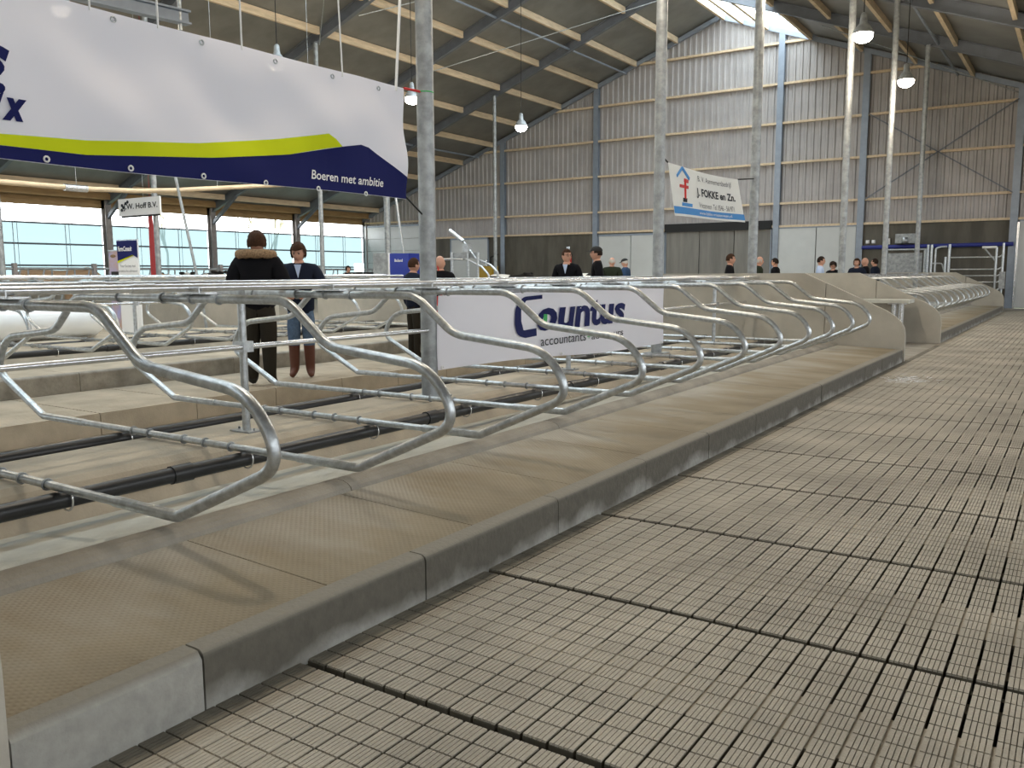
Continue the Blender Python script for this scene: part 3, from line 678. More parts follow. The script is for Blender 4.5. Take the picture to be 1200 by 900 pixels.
# low white banner with the big logo
def rip2(y, z): k = .97; return (-5.095+.012*sin(3.1*y+4.2*z)+.005*sin(9*y-5*z), y*k, 1.5-(1.5-z)*k)
def r2(y, z, d=.014): p = rip2(y, z); return (p[0]+d, p[1], p[2])
o = empty('low_banner', (-5.3, 9.3, .5), 'white accountancy banner tied low behind the looped dividers', 'banner')
banner_grid(rip2, lambda t: 6.60, lambda t: 12.05+.02*t, lambda s: .555-.12*s+.02*sin(7*s), lambda s: 1.292, 60, 14, .006, 'white_cloth', 'cloth', o)
vs, fs = text_mesh('ountus', .12, .035); letters('ountus', r2, 8.42, 10.72, .83, 1.17, 'ink', o, shear=.12, bold=.035)
cpts = [(8.52, 1.235), (8.18, 1.22), (8.04, 1.12), (8.03, .95), (8.07, .84), (8.16, .82), (8.42, .83)]
b = MB()
def thick(pts, w0, w1, map_):
    n = len(pts); vs = []
    for i, (a, z) in enumerate(pts):
        p = pts[max(i-1, 0)]; q = pts[min(i+1, n-1)]; dx = q[0]-p[0]; dz = (q[1]-p[1]); l = hypot(dx, dz) or 1; t = i/(n-1); wv = w0+(w1-w0)*t
        nx, nz = -dz/l*wv, dx/l*wv*.45; vs += [map_(a+nx, z+nz), map_(a-nx, z-nz)]
    return vs, [(2*i, 2*i+2, 2*i+3, 2*i+1) for i in range(n-1)]
cc = fillet([(a, z, 0) for a, z in cpts], .12, 4); v_, f_2 = thick([(p.x, p.y) for p in cc], .05, .10, r2); b.add(v_, f_2); b.build('lettering', 'ink', o)
b = MB(); b.add([r2(8.615+.045*cos(t), .98+.10*sin(t), .014) for t in [2*pi*k/16 for k in range(16)]], [tuple(range(16))]); b.build('green_print', 'green', o)
letters('accountants', r2, 8.52, 9.57, .655, .745, 'dark_ink', o, bold=.0); letters('+', r2, 9.60, 9.69, .675, .73, 'green', o); letters('adviseurs', r2, 9.72, 10.70, .655, .745, 'dark_ink', o)
for y in (6.65, 9.0, 11.95): grommet(r2(y, .56-.11*(y-6.6)/5.4+.02, .012), o, 'white'); cord(rip2(y, 1.285), (-4.95, y*.97, 1.40), o, .006, 'white')
# contractor banner
def rip3(y, z): return (-5.2+.04*sin(1.9*(y-12)+.6)*(1-(z-2.4)), y, z)
o = empty('contractor_banner', (-5.2, 13.7, 2.4), 'white and blue contractor banner between two tall posts', 'banner')
def q3(u, v):    # unit square of the banner -> point
    bl, br, tr, tl = (12.21, 2.36), (15.45, 2.41), (15.07, 3.14), (11.99, 3.12)
    y = (bl[0]*(1-u)+br[0]*u)*(1-v)+(tl[0]*(1-u)+tr[0]*u)*v; z = (bl[1]*(1-u)+br[1]*u)*(1-v)+(tl[1]*(1-u)+tr[1]*u)*v-.03*sin(pi*u)*v
    return rip3(y, z)
def p3(u, v, d=.01): p = q3(u, v); return (p[0]+d, p[1], p[2])
b = MB(); n, m = 30, 8; vs = [q3(i/n, j/m) for j in range(m+1) for i in range(n+1)]; b.add(vs, [(j*(n+1)+i, j*(n+1)+i+1, (j+1)*(n+1)+i+1, (j+1)*(n+1)+i) for j in range(m) for i in range(n)], True); b.build('cloth', 'cream_cloth', o)
strip([(i/20, .185) for i in range(21)], [(i/20, .045) for i in range(21)], lambda a, z: p3(a, z, .006)).build('blue_print', 'blue', o)
letters('B. V. Aannemersbedrijf', p3, .36, .87, .75, .90, 'grey_ink', o); letters('J. FOKKE en Zn.', p3, .32, .905, .42, .64, 'dark_ink', o, bold=.03)
letters('Vriezenveen  Tel. 0546 - 561971', p3, .34, .87, .225, .345, 'grey_ink', o); letters('www.fokke-vriezenveen.nl', lambda a, z: p3(a, z, .014), .33, .82, .08, .15, 'white', o)
b = MB()
for pts, w_ in (([(.08, .78), (.16, .97), (.235, .78)], .008),):
    for p, q in zip(pts, pts[1:]): b.bar(p3(*p), p3(*q), .01, .045)
b.bar(p3(.10, .24), p3(.23, .24), .01, .05); b.build('roof_emblem', 'blue', o)
b = MB(); b.bar(p3(.215, .72), p3(.165, .735), .01, .05); b.bar(p3(.175, .74), p3(.145, .35), .01, .035); b.bar(p3(.10, .60), p3(.205, .60), .01, .045); b.build('crane_emblem', 'red', o)
b = MB(); b.bar(p3(.12, .33), p3(.165, .33), .01, .06); b.build('crane_foot', 'dark_ink', o)
cord((-5.2, 11.99, 3.12), (-5.2, 11.72, 3.2), o, .012, 'black'); cord((-5.2, 15.07, 3.14), (-5.2, 15.95, 3.23), o, .012, 'black')
# small hanging sign
o = empty('hanging_sign', (-24.65, 16.2, 3.35), 'small white sign hanging on a thin pole before the windows', 'sign')
b = MB(); b.box(-25.72, -23.55, 16.12, 16.17, 3.37, 3.90); b.build('board', 'white', o)
def ps(a, z): return (-25.72+2.17*a, 16.11, 3.37+.53*z)
letters('J.W. Hoff B.V.', ps, .13, .95, .28, .70, 'dark_ink', o, bold=.02)
b = MB()
for c in ((.09, .35), (.13, .5), (.10, .62), (.19, .72), (.24, .8)): b.add([ps(c[0]+.03*cos(t), c[1]+.10*sin(t)) for t in [2*pi*k/8 for k in range(8)]], [tuple(range(8))])
b.build('cow_drawing', 'dark_ink', o)['kind'] = 'stuff'
b = MB(); b.bar((-25.6, 16.14, 3.34), (-23.6, 16.14, 3.34), .03, .05); b.build('lower_edge', 'black', o); cord((-24.4, 16.14, 3.88), (-24.4, 16.14, roofz(-24.4)), o); b = MB(); b.box(-24.3, -24.1, 16.14, 16.4, 3.5, 3.7); b.build('pole_bracket', 'galv', o)
# roll-up display and picture board at the far left
def display(x0, x1, y, z1, label, face, top=None):
    o = empty('display_stand', ((x0+x1)/2, y, 0), label, 'display'); b = MB(); b.box(x0, x1, y, y+.03, .08, z1); b.build('panel', face, o)
    b = MB(); b.box(x0-.02, x1+.02, y-.1, y+.14, 0, .08); b.build('base', 'galv', o); b = MB(); b.box(x0, x1, y-.015, y+.045, z1, z1+.03); b.build('top_bar', 'galv', o); return o
o = display(-19.30, -18.48, 12, 2.32, 'narrow navy and white roll-up display before the windows', 'white')
def pd(a, z): return (-19.30+.82*a, 11.985, 1.5+.82*z)
b = MB(); b.add([pd(0, 1), pd(1, 1), pd(1, .50), pd(.8, .58), (pd(.02, .42))], [(4, 3, 2, 1, 0)]); b.build('navy_print', 'navy', o)
b = MB(); b.add([pd(0, .42), pd(.75, .60), pd(.8, .57), pd(0, .36)], [(3, 2, 1, 0)]); b.build('green_print', 'yellow', o)
letters('FarmConsult', lambda a, z: (pd(a, z)[0], 11.975, pd(a, z)[2]), .07, .76, .70, .84, 'white', o, shear=.2, bold=.03)
letters('Your Success met', pd, .12, .88, .24, .32, 'grey_ink', o); letters('praktische adviezen', pd, .05, .95, .08, .17, 'grey_ink', o)
o = display(-20.25, -19.5, 12.35, 2.10, 'small lilac picture board left of the roll-up display', mat('lilac_photo_print', (.30, .30, .52), .5, 0, .5, 3, col2=(.5, .33, .26)))
b = MB(); b.box(-20.15, -19.65, 12.33, 12.345, 1.2, 1.6); b.build('dark_print', 'black', o)
b = MB(); b.ell((-19.7, 12.34, 1.78), (.16, .01, .12)); b.ell((-20.05, 12.34, 1.98), (.12, .01, .04)); b.build('picture_patch', 'fur', o)['kind'] = 'stuff'
# red cloth and leaning pole
o = MB(); o.prism([(-24.62, 1.1), (-24.2, 1.1), (-24.33, 2.3), (-24.42, 3.42), (-24.60, 3.42), (-24.62, 2.3)], 16.40, 16.43); o.tube([(-24.5, 16.42, 3.4), (-24.5, 16.42, 10.25)], .006, 4); ob = tag(o.build('red_cloth', 'red'), 'long narrow red cloth hanging below the small white sign', 'cloth')
o = MB(); o.tube([(-18.6, 13.2, 3.9), (-18.1, 13.4, 1.0), (-18.0, 13.45, 0)], .035, 8); tag(o.build('leaning_pole', 'galv_dull'), 'slanting thin grey pole right of the small white sign', 'pole')
# yellow pipe hung under the roof
o = empty('hanging_pipe', (-20, 13, 3.5), 'long straw coloured pipe hung below the big banner', 'pipe')
b = MB(); b.tube([(-20, 6.0, 3.52), (-20, 9.77, 3.56), (-20, 11.71, 3.56), (-20, 13.0, 3.61), (-20, 14.21, 3.72), (-20, 16.84, 4.04), (-20, 20, 4.4)], .062, 10); b.build('tube', 'timber', o)
b = MB(); b.tube([(-20, 11.2, 3.56), (-20, 11.75, 3.56)], .085, 10); b.build('sleeve', 'galv_bright', o)
for y, z in ((8, 3.55), (11.5, 3.56), (15.5, 3.88), (19, 4.28)): cord((-20, y, z), (-20, y, roofz(-20)-.3), o)
# short suspended steel beam at the top left
o = empty('suspended_beam', (-12, 6.5, 5.4), 'short bluish steel beam hung under the roof above the big banner', 'beam')
b = MB(); b.bar((-12, 4.0, 5.22), (-12, 8.9, 5.42), .16, .03); b.bar((-12, 4.0, 5.40), (-12, 8.9, 5.60), .16, .03); b.bar((-12, 4.0, 5.31), (-12, 8.9, 5.51), .03, .2); b.build('beam', 'column_steel', o)
for y in (5.5, 8.75): b = MB(); b.tube([(-12, y, 5.3), (-12, y, roofz(-12)-.1)], .03, 8); b.build('hanger_rod', 'galv', o)
# ================================================================== LAMPS
def lamp(x, y, label, on=True):
    z = 7.1; o = empty('hall_lamp', (x, y, z), label, 'lamp', 'lamps hanging from the roof')
    b = MB(); b.lathe((x, y, z), [(.24, -.02), (.235, .02), (.16, .14), (.09, .22), (.07, .42), (.03, .46)], 18); hs = b.build('housing', 'galv_dull', o)
    b = MB(); b.ell((x, y, z-.06), (.23, .23, .17)); b.build('glass', 'lamp', hs)
    b = MB(); b.tube([(x, y, z+.45), (x, y, roofz(x)-.25)], .012, 6); b.build('cable', 'black', o)
    l = bpy.data.lights.new('lamp_light', 'POINT'); l.energy = LAMP_POWER; l.color = (1, .86, .68); l.shadow_soft_size = .2
    lo = bpy.data.objects.new('lamp_light', l); COL.objects.link(lo); lo.parent = o; lo.location = Vector((0, 0, -.42))*S
LP = [(-18.2, 10.4, 'lamp glowing behind the top left of the big banner'), (-18.2, 16.2, 'lamp glowing behind the middle of the big banner'), (-18.2, 21.7, 'lamp peeping out just left of the nearest tall post'),
      (-18.2, 28.1, 'bright lamp under the roof left of the gable wall'), (-4.7, 22.1, 'bright lamp at top right nearest to the skylight'), (-4.7, 28.0, 'bright lamp at top right, lower of the two'),
      (-18.2, 4.6, 'lamp out of frame over the far left rows'), (-4.7, 16.2, 'lamp out of frame above the end partition'), (-4.7, 10.4, 'lamp out of frame above the front cubicle row'), (-4.7, 4.6, 'lamp out of frame above the camera end of the row')]
for a in LP: lamp(*a)
# ================================================================== BACKGROUND EQUIPMENT
# blue cabinet
o = empty('blue_cabinet', (-16.2, 18, 0), 'royal blue fronted grey cabinet left of the nearest tall post', 'cabinet')
b = MB(); b.box(-16.62, -15.98, 18, 18.6, 0, 2.09); b.build('side_panel', 'galv_dull', o); b = MB(); b.box(-15.98, -15.30, 17.97, 18.55, 0, 2.07); b.build('front_panel', 'blue_panel', o)
b = MB(); b.box(-16.02, -15.97, 17.95, 18.0, 0, 2.09); b.build('edge_trim', 'white', o)
letters('Boland', lambda a, z: (-15.98+.68*a, 17.96, 1.4+.65*z), .28, .70, .68, .80, 'white', o, bold=.02)
b = MB(); b.box(-17.55, -17.2, 18.2, 18.24, 1.58, 1.82); o = empty('monitor', (-17.4, 18.2, 0), 'small lit white screen left of the blue cabinet', 'monitor'); b.build('screen', 'screen', o)
b = MB(); b.box(-17.4, -17.34, 18.2, 18.3, 0, 1.6); b.box(-17.7, -17.1, 18.1, 18.6, 1.3, 1.57); b.build('stand', 'black', o)
# ventilation duct
o = empty('duct', (-24, 26.9, 0), 'grey vertical duct with an elbow below the big banner', 'duct'); b = MB(); b.tube(fillet([(-24, 26.9, 1.2), (-24, 26.9, 4.75), (-24.9, 26.9, 5.1)], .25), .13, 14); b.build('pipe', 'galv_dull', o)
b = MB(); b.tube([(-23.6, 26.9, 5.2), (-23.3, 27.1, 2.2), (-23.2, 27.2, 0)], .05, 8); b.build('strut', 'galv', o)
# calf handling frame with a raised arm
o = empty('handling_frame', (-14.4, 19, 0), 'galvanised cattle handling frame with a raised diagonal arm', 'frame'); P_ = lambda x, z, y=19: (x, y, z)
def part_tube(nm, pts, r, m='galv', par=None, rad=.12):
    b = MB(); b.tube(fillet(pts, rad) if len(pts) > 2 else pts, r, 8); return b.build(nm, m, par)
part_tube('hoop', [P_(-14.99, 0), P_(-14.99, 1.91), P_(-14.62, 1.91), P_(-14.2, 1.9)], .03, par=o); part_tube('upright', [P_(-14.6, 0), P_(-14.6, 2.1)], .045, par=o)
part_tube('upright', [P_(-14.05, 0), P_(-14.05, 2.3)], .04, par=o); part_tube('upright', [P_(-13.72, 0), P_(-13.72, 2.08)], .035, par=o)
part_tube('raised_arm', [P_(-14.67, 2.70), P_(-14.2, 2.39)], .06, par=o); part_tube('raised_arm', [P_(-14.2, 2.39), P_(-13.78, 1.92)], .025, par=o)
part_tube('arm_pipe', [P_(-14.15, 1.92), P_(-13.6, 1.7), P_(-13.36, 1.48), P_(-13.33, 0)], .03, par=o); part_tube('arm_pipe', [P_(-14.1, 1.97, 19.2), P_(-13.45, 1.75, 19.2), P_(-13.2, 1.55, 19.2), P_(-13.18, 0, 19.2)], .03, par=o)
b = MB(); b.box(-14.6, -13.72, 19.02, 19.06, 1.93, 2.08); b.build('cross_plate', 'galv_dull', o); b = MB(); b.box(-14.16, -13.98, 18.9, 19.1, 2.1, 2.32); b.build('pivot_housing', 'galv', o)
# pump and fire extinguisher on gable wall
o = empty('pump_unit', (-27.7, 40.0, 0), 'small yellow pump unit beside the pale double door', 'pump'); b = MB(); b.box(-28.9, -27.9, 40.0, 40.6, 1.3, 1.95); b.build('body', mat('yellow_machine_paint', (.45, .28, .02), .5), o)
b = MB(); b.box(-28.9, -27.9, 40.0, 40.6, 0, 1.3); b.build('pedestal', 'conc_dark', o); b = MB(); b.tube([(-28.5, 40.3, 1.95), (-28.5, 40.3, 2.3)], .06, 8); b.build('nozzle', 'galv_bright', o)
b = MB(); b.tube([(-28.2, 40.3, 1.95), (-28.2, 40.3, 2.45), (-27.7, 40.3, 2.6)], .05, 8); b.build('hose', 'black', o)
o = empty('fire_extinguisher', (-23.35, 40.75, 1.95), 'red extinguisher on the plinth behind the man with glasses', 'extinguisher')
b = MB(); b.lathe((-23.35, 40.75, 1.85), [(.16, 0), (.17, .05), (.17, .75), (.10, .87), (.04, .9)], 14); b.build('cylinder', 'red', o); b = MB(); b.lathe((-23.35, 40.75, 2.75), [(.05, 0), (.05, .15)], 8); b.box(-23.45, -23.25, 40.72, 40.78, 2.85, 2.95); b.build('valve', 'galv_bright', o)
b = MB(); b.box(-23.42, -23.2, 40.56, 40.58, 2.25, 2.45); b.build('paper_label', 'white', o)
# blue pipe along the gable plinth
b = MB(); b.tube([(-8.3, 40.75, 2.6), (-2.45, 40.75, 2.63)], .085, 10); tag(b.build('blue_pipe', 'blue_pipe'), 'dark blue pipe along the dark plinth at right', 'pipe')
o = empty('control_box', (-6.6, 40.6, 2.6), 'grey control unit mounted above the blue pipe', 'box'); b = MB(); b.box(-6.9, -6.1, 40.5, 40.9, 2.74, 3.15); b.build('housing', 'galv_dull', o); b = MB(); b.lathe((-6.5, 40.45, 2.74), [(.12, 0), (.12, .25)], 10); b.build('motor', 'galv', o)
for i, (x, lab) in enumerate(((-8.1, 'left white socket box on the dark plinth'), (-7.85, 'middle white socket box on the dark plinth'), (-7.3, 'largest white socket box on the dark plinth'))):
    b = MB(); s_ = .07 if i < 2 else .13; b.box(x-s_, x+s_, 40.86, 40.97, 2.85-s_, 2.85+s_); b.box(x-s_*.6, x+s_*.6, 40.83, 40.86, 2.85-s_*.5, 2.85+s_*.5); tag(b.build('socket_box', 'white'), lab, 'socket')
# gates at the right rear
o = empty('solid_gate', (-6.1, 38.5, 0), 'grey sheeted gate panel behind the far cubicle row', 'gate'); b = MB(); b.box(-6.8, -5.5, 38.48, 38.54, .2, 2.28); b.build('sheet', 'galv_dull', o)
part_tube('frame_tube', [(-6.85, 38.5, 0), (-6.85, 38.5, 2.38)], .05, par=o); part_tube('frame_tube', [(-5.4, 38.5, 0), (-5.4, 38.5, 2.4)], .05, par=o); part_tube('frame_tube', [(-6.8, 38.5, 2.42), (-5.3, 38.5, 2.42)], .04, par=o)
o = empty('hoop_gate', (-5.0, 38.4, 0), 'galvanised posts with bent tubes beside the sheeted gate', 'gate')
for x in (-5.28, -5.15, -4.5): part_tube('upright', [(x, 38.4, 0), (x, 38.4, 2.6 if x != -4.5 else 2.6)], .05, par=o)
part_tube('bent_tube', [(-5.0, 38.4, 0), (-5.0, 38.4, 2.45), (-4.8, 38.4, 2.5), (-4.6, 38.4, 2.5)], .04, par=o); part_tube('bent_tube', [(-5.15, 38.4, 1.85), (-4.75, 38.4, 1.85), (-4.65, 38.4, 1.5), (-4.65, 38.4, 0)], .03, par=o)
o = empty('tubular_gate', (-3.5, 38.3, 0), 'open tubular gate with five rails left of the white door', 'gate')
for z in (.8, 1.1, 1.35, 1.6, 2.07): part_tube('rail', [(-4.5, 38.3, z), (-2.75, 38.3, z), (-2.62, 38.3, z+.1)], .03, par=o)
for x, z in ((-4.5, 2.4), (-4.62, 2.1), (-2.85, 2.45), (-2.62, 2.6)): part_tube('upright', [(x, 38.3, 0), (x, 38.3, z)], .045, par=o)
part_tube('brace', [(-3.3, 38.3, 2.45), (-2.85, 38.3, 1.9)], .035, par=o); part_tube('brace', [(-3.35, 38.3, 2.45), (-2.85, 38.3, 2.45)], .05, 'white', par=o)
b = MB(); b.box(-2.7, -2.5, 38.15, 38.3, .85, 1.5); b.build('latch_box', 'galv_dull', o)
# white film roll on the middle row
o = empty('film_roll', (-16.0, 7.2, .26), 'long roll wrapped in shiny white plastic film at far left', 'roll')
b = MB(); b.tube([(-16.8, 4.4, .60), (-16.8, 4.5, .62), (-16.78, 7.2, .63), (-16.8, 9.8, .62), (-16.8, 9.95, .60)], [.24, .33, .36, .34, .24], 28); b.build('film', 'plastic_roll', o)
b = MB(); b.tube([(-16.8, 9.94, .60), (-16.8, 10.05, .60)], .06, 10); b.build('core', 'timber', o)
# feed fence before the windows
o = empty('feed_fence', (-31, 24, 0), 'galvanised feed fence with slanted bars before the windows', 'fence')
part_tube('top_rail', [(-31, 8, 1.76), (-31, 39, 1.76)], .045, 'galv_dull', par=o); part_tube('bottom_rail', [(-31, 8, .6), (-31, 39, .6)], .045, 'galv_dull', par=o)
mb_ = MB(); mb_.tube([(0, 0, .6), (0, 0, 1.74)], .03, 6); st = mb_.mesh('bar', 'galv_dull'); mb_ = MB(); mb_.tube([(0, -.16, .6), (0, .16, 1.74)], .03, 6); sl_ = mb_.mesh('bar', 'galv_dull')
y = 8.3; i = 0
while y < 38.8: put('bar', st if i % 2 == 0 else sl_, (-31, y, 0), o); y += .42; i += 1
mb_ = MB(); mb_.box(-.07, .07, -.07, .07, 0, 1.95); ps_ = mb_.mesh('post', 'post_brown')
for y in (10, 15.4, 18.3, 24, 29.8, 35.6): put('post', ps_, (-31, y, 0), o)
# ================================================================== CREATURES
def skinned(V, E, R, sub=1, squash=None):
    """grow one continuous surface over a skeleton; V in metres, root is vertex 0"""
    me = bpy.data.meshes.new('t'); me.from_pydata(V, E, []); o = bpy.data.objects.new('t', me); COL.objects.link(o)
    md = o.modifiers.new('s', 'SKIN'); md.use_smooth_shade = True; md.branch_smoothing = .6
    for i, r in enumerate(R):
        sv = me.skin_vertices[0].data[i]; sv.radius = r if isinstance(r, tuple) else (r, r); sv.use_root = (i == 0)
    if sub: sb_ = o.modifiers.new('u', 'SUBSURF'); sb_.levels = sub; sb_.render_levels = sub
    dg = bpy.context.evaluated_depsgraph_get(); m2 = bpy.data.meshes.new_from_object(o.evaluated_get(dg))
    vs = [v.co.copy() for v in m2.vertices]; fs = [tuple(p.vertices) for p in m2.polygons]
    bpy.data.objects.remove(o); bpy.data.meshes.remove(me); bpy.data.meshes.remove(m2); return vs, fs
def place(b, vs, fs, mtx, mid=None):
    n0 = len(b.f); b.add([(mtx@Vector(v))/S for v in vs], fs, True)
    if mid:
        for k, f in enumerate(fs):
            c = sum((Vector(vs[i]) for i in f), Vector())/len(f); b.mi[n0+k] = mid(c)
def head_mesh(b, mtx, look):
    """head with jaw, brow, nose, ears, eyes and mouth; +y is the face; centre at the ears"""
    def fn(p):
        x, y, z = p; t = z/.118
        if t < 0: x *= 1-.28*t*t; y *= 1-.12*t*t
        if y > 0: y *= .93
        if y > .05: y += .022*math.exp(-((x/.014)**2+((z+.012)/.026)**2))          # nose
        if y > .05: y -= .009*math.exp(-(((abs(x)-.03)/.016)**2+((z-.016)/.014)**2))  # eye sockets
        if y > .05: y += .006*math.exp(-(((z+.058)/.010)**2+(x/.024)**2))           # lips
        if y > .04: y += .010*math.exp(-(((z+.098)/.018)**2+(x/.025)**2))           # chin
        return Vector((x, y, z))
    t = MB(); t.ell((0, 0, 0), (.077, .098, .118), 26, 20, fn)
    for sx in (-1, 1): t.ell((sx*.079, -.008, -.005), (.010, .022, .032), 8, 6)
    n0 = len(b.f); b.add([(mtx@v)/S for v in t.v], t.f, True)
    for i in range(n0, len(b.f)): b.mi[i] = look['skin']
    for sx in (-1, 1):
        e = MB(); e.ell((sx*.030, .080, .016), (.011, .008, .006), 8, 5); n0 = len(b.f); b.add([(mtx@v)/S for v in e.v], e.f, True)
        for i in range(n0, len(b.f)): b.mi[i] = look['eye']
        e = MB(); e.ell((sx*.030, .086, .034), (.016, .006, .0035), 8, 4); n0 = len(b.f); b.add([(mtx@v)/S for v in e.v], e.f, True)
        for i in range(n0, len(b.f)): b.mi[i] = look['eye']
    e = MB(); e.ell((0, .092, -.058), (.022, .006, .004), 8, 4); n0 = len(b.f); b.add([(mtx@v)/S for v in e.v], e.f, True)
    for i in range(n0, len(b.f)): b.mi[i] = look['lip']
M['lip'] = mat('lips', (.35, .12, .10), .6)
def hair_mesh(mtx, style):
    t = MB(); full = style in ('bob', 'thick')
    g = {'short': 1.05, 'thick': 1.22, 'bob': 1.16, 'rim': 1.04}[style]
    def fn(p):
        q = Vector((p.x*g*1.04, p.y*g, p.z*(1+(g-1)*.5))); q += Vector((noise.noise(p*60), noise.noise(p*60+Vector((5, 0, 0))), noise.noise(p*60+Vector((0, 7, 0)))))*(.010 if full else .004); return q
    t.ell((0, -.006, .006), (.080, .100, .120), 28, 20, fn); keep = []
    for f in t.f:
        c = sum((t.v[i] for i in f), Vector())/len(f)
        face = c.y > .035 and c.z < (.060 if style != 'rim' else .2)
        low = c.z < {'short': -.035, 'thick': -.055, 'bob': -.075, 'rim': -.04}[style]
        if c.y > -.01 and c.z < .0 and abs(c.x) < .2 and style == 'short': low = True
        top = style == 'rim' and c.z > .05
        if not (face or low or top): keep.append(f)
    b = MB(); b.add([(mtx@v)/S for v in t.v], keep, True)
    # inner skin for thickness
    b.add([(mtx@(v*.95))/S for v in t.v], [tuple(reversed(f)) for f in keep], True); return b
def person(x, y, deg, h, label, coat='parka', legs='trouser', shoes='black', hair='hair_brown', style='short', cap=None, arms='down', headturn=0, nod=0, long_coat=.0, bulk=1., boots=False, group=None, fingers=False, collar=None, z0=0., extra=None, scarf=None):
    """deg: compass direction the body faces (0 = +Y); h: height in metres"""
    root = empty('person', (x, y, z0), label, 'person', group); k = h/1.75
    base = Matrix.Translation(Vector((x, y, z0))*S)@Matrix.Rotation(radians(-deg), 4, 'Z')@Matrix.Scale(k, 4)
    # skeleton, facing +y, metres at 1.75 tall
    V = [(0, 0, .96), (0, -.005, 1.10), (0, -.01, 1.28), (0, -.01, 1.40), (0, 0, 1.49), (0, .01, 1.56)]; R = [(.15*bulk, .115*bulk), (.135*bulk, .10*bulk), (.165*bulk, .115*bulk), (.12, .10), (.065, .065), (.06, .06)]
    E = [(0, 1), (1, 2), (2, 3), (3, 4), (4, 5)]
    V = [Vector(v) for v in V]; armi = []
    for sx in (-1, 1):
        n = len(V); V += [Vector((sx*.095, 0, .86)), Vector((sx*.095, .01, .50)), Vector((sx*.10, -.01, .10)), Vector((sx*.12, .07, .045)), Vector((sx*.125, .14, .04))]
        R += [.105*bulk, .075*bulk, .058*bulk, .045, .036]; E += [(0, n), (n, n+1), (n+1, n+2), (n+2, n+3), (n+3, n+4)]
    if arms == 'down': EL, WR = (.25, -.03, 1.14), (.26, .04, .90)
    elif arms == 'front': EL, WR = (.30, .0, 1.15), (.13, .24, 1.06)
    elif arms == 'pockets': EL, WR = (.29, -.05, 1.15), (.22, .06, .98)
    elif arms == 'low': EL, WR = (.24, .04, 1.13), (.10, .22, .96)
    for sx in (-1, 1):
        n = len(V); V += [Vector((sx*.185, -.01, 1.425)), Vector((sx*EL[0], EL[1], EL[2])), Vector((sx*WR[0], WR[1], WR[2]))]
        R += [.062*bulk, .050*bulk, .033]; E += [(3, n), (n, n+1), (n+1, n+2)]; armi.append((V[-3], V[-2], V[-1], sx))
    vs, fs = skinned(V, E, R, 1)
    mats = [coat, legs, shoes, 'skin', 'black', 'lip']
    def mid(c):
        if c.z < (.40 if boots else .085): return 2
        if c.z > 1.475: return 3
        if c.z < .93 and abs(c.x) < .23: return 1
        return 0
    b = MB(); place(b, vs, fs, base, mid)
    # hands with palm, four unequal fingers and a side thumb
    for sh, el, wr, sx in armi:
        d = (wr-el).normalized(); side = Vector((0, 0, 1)).cross(d) if abs(d.z) < .8 else Vector((0, 1, 0)); side.normalize(); nn = d.cross(side).normalized()
        hv = [wr-d*.02, wr+d*.03, wr+d*.075]; hr = [.024, .034, .036]; he = [(0, 1), (1, 2)]
        hs, hf = skinned(hv, he, hr, 1); place(b, hs, hf, base, lambda c: 3)
        if fingers:
            for q, (off, ln) in enumerate(((-.030, .068), (-.010, .078), (.010, .073), (.029, .058))):
                p0 = wr+d*.075+side*off; f1 = p0+d*ln*.5+nn*.006; f2 = f1+d*ln*.3+nn*.02; f3 = f2+d*ln*.1+nn*.03
                hs, hf = skinned([p0, f1, f2, f3], [(0, 1), (1, 2), (2, 3)], [.0095, .009, .008, .006], 1); place(b, hs, hf, base, lambda c: 3)
            p0 = wr+d*.03+side*(-.028); hs, hf = skinned([p0, p0+d*.03-side*.03, p0+d*.06-side*.035+nn*.01], [(0, 1), (1, 2)], [.012, .010, .008], 1); place(b, hs, hf, base, lambda c: 3)
    hm = base@Matrix.Translation((0, .02, 1.622))@Matrix.Scale(1.06, 4)@Matrix.Rotation(radians(-headturn), 4, 'Z')@Matrix.Rotation(radians(-nod), 4, 'X')
    head_mesh(b, hm, dict(skin=3, eye=4, lip=5))
    b.build('body', mats, root)
    # jacket as its own looser shell
    bt = .82-long_coat
    JV = [(0, 0, bt+.02), (0, 0, 1.02), (0, -.01, 1.24), (0, -.01, 1.41), (0, -.005, 1.50)]; JR = [(.19*bulk, .15*bulk), (.175*bulk, .14*bulk), (.20*bulk, .15*bulk), (.17*bulk, .13*bulk), (.085, .085)]
    JE = [(0, 1), (1, 2), (2, 3), (3, 4)]; JV = [Vector(v) for v in JV]
    for sh, el, wr, sx in armi:
        n = len(JV); JV += [sh+Vector((sx*.005, 0, 0)), el, el+(wr-el)*.93]; JR += [.090*bulk, .080*bulk, .056*bulk]; JE += [(3, n), (n, n+1), (n+1, n+2)]
    vs, fs = skinned(JV, JE, JR, 1)
    for v in vs:      # cloth folds, flat hem
        v.x += .006*noise.noise(v*14); v.y += .008*noise.noise(v*14+Vector((3, 1, 0)))
        if v.z < bt: v.z = bt
    jb = MB(); place(jb, vs, fs, base); jk = jb.build('jacket', coat, root)
    if collar:
        cb = MB(); c0 = [Vector((.115*cos(t), -.02+.10*sin(t), 1.475+.02*sin(t))) for t in [pi*.95+2*pi*.9*i/18-.35*pi*0 for i in range(19)]]
        c0 = [Vector((.185*sin(t), -.04-.10*cos(t), 1.50-.02*(1-cos(t))*.5)) for t in [(-1+2*i/18)*pi*.75 for i in range(19)]]
        tt = MB(); tt.tube(c0, .050, 10)
        for v in tt.v: v += Vector((noise.noise(v*70), noise.noise(v*70+Vector((9, 0, 0))), noise.noise(v*70+Vector((0, 9, 0)))))*.018
        cb.add([(base@v)/S for v in tt.v], tt.f, True); cb.build('fur_trim' if collar == 'fur' else 'collar', collar, jk)
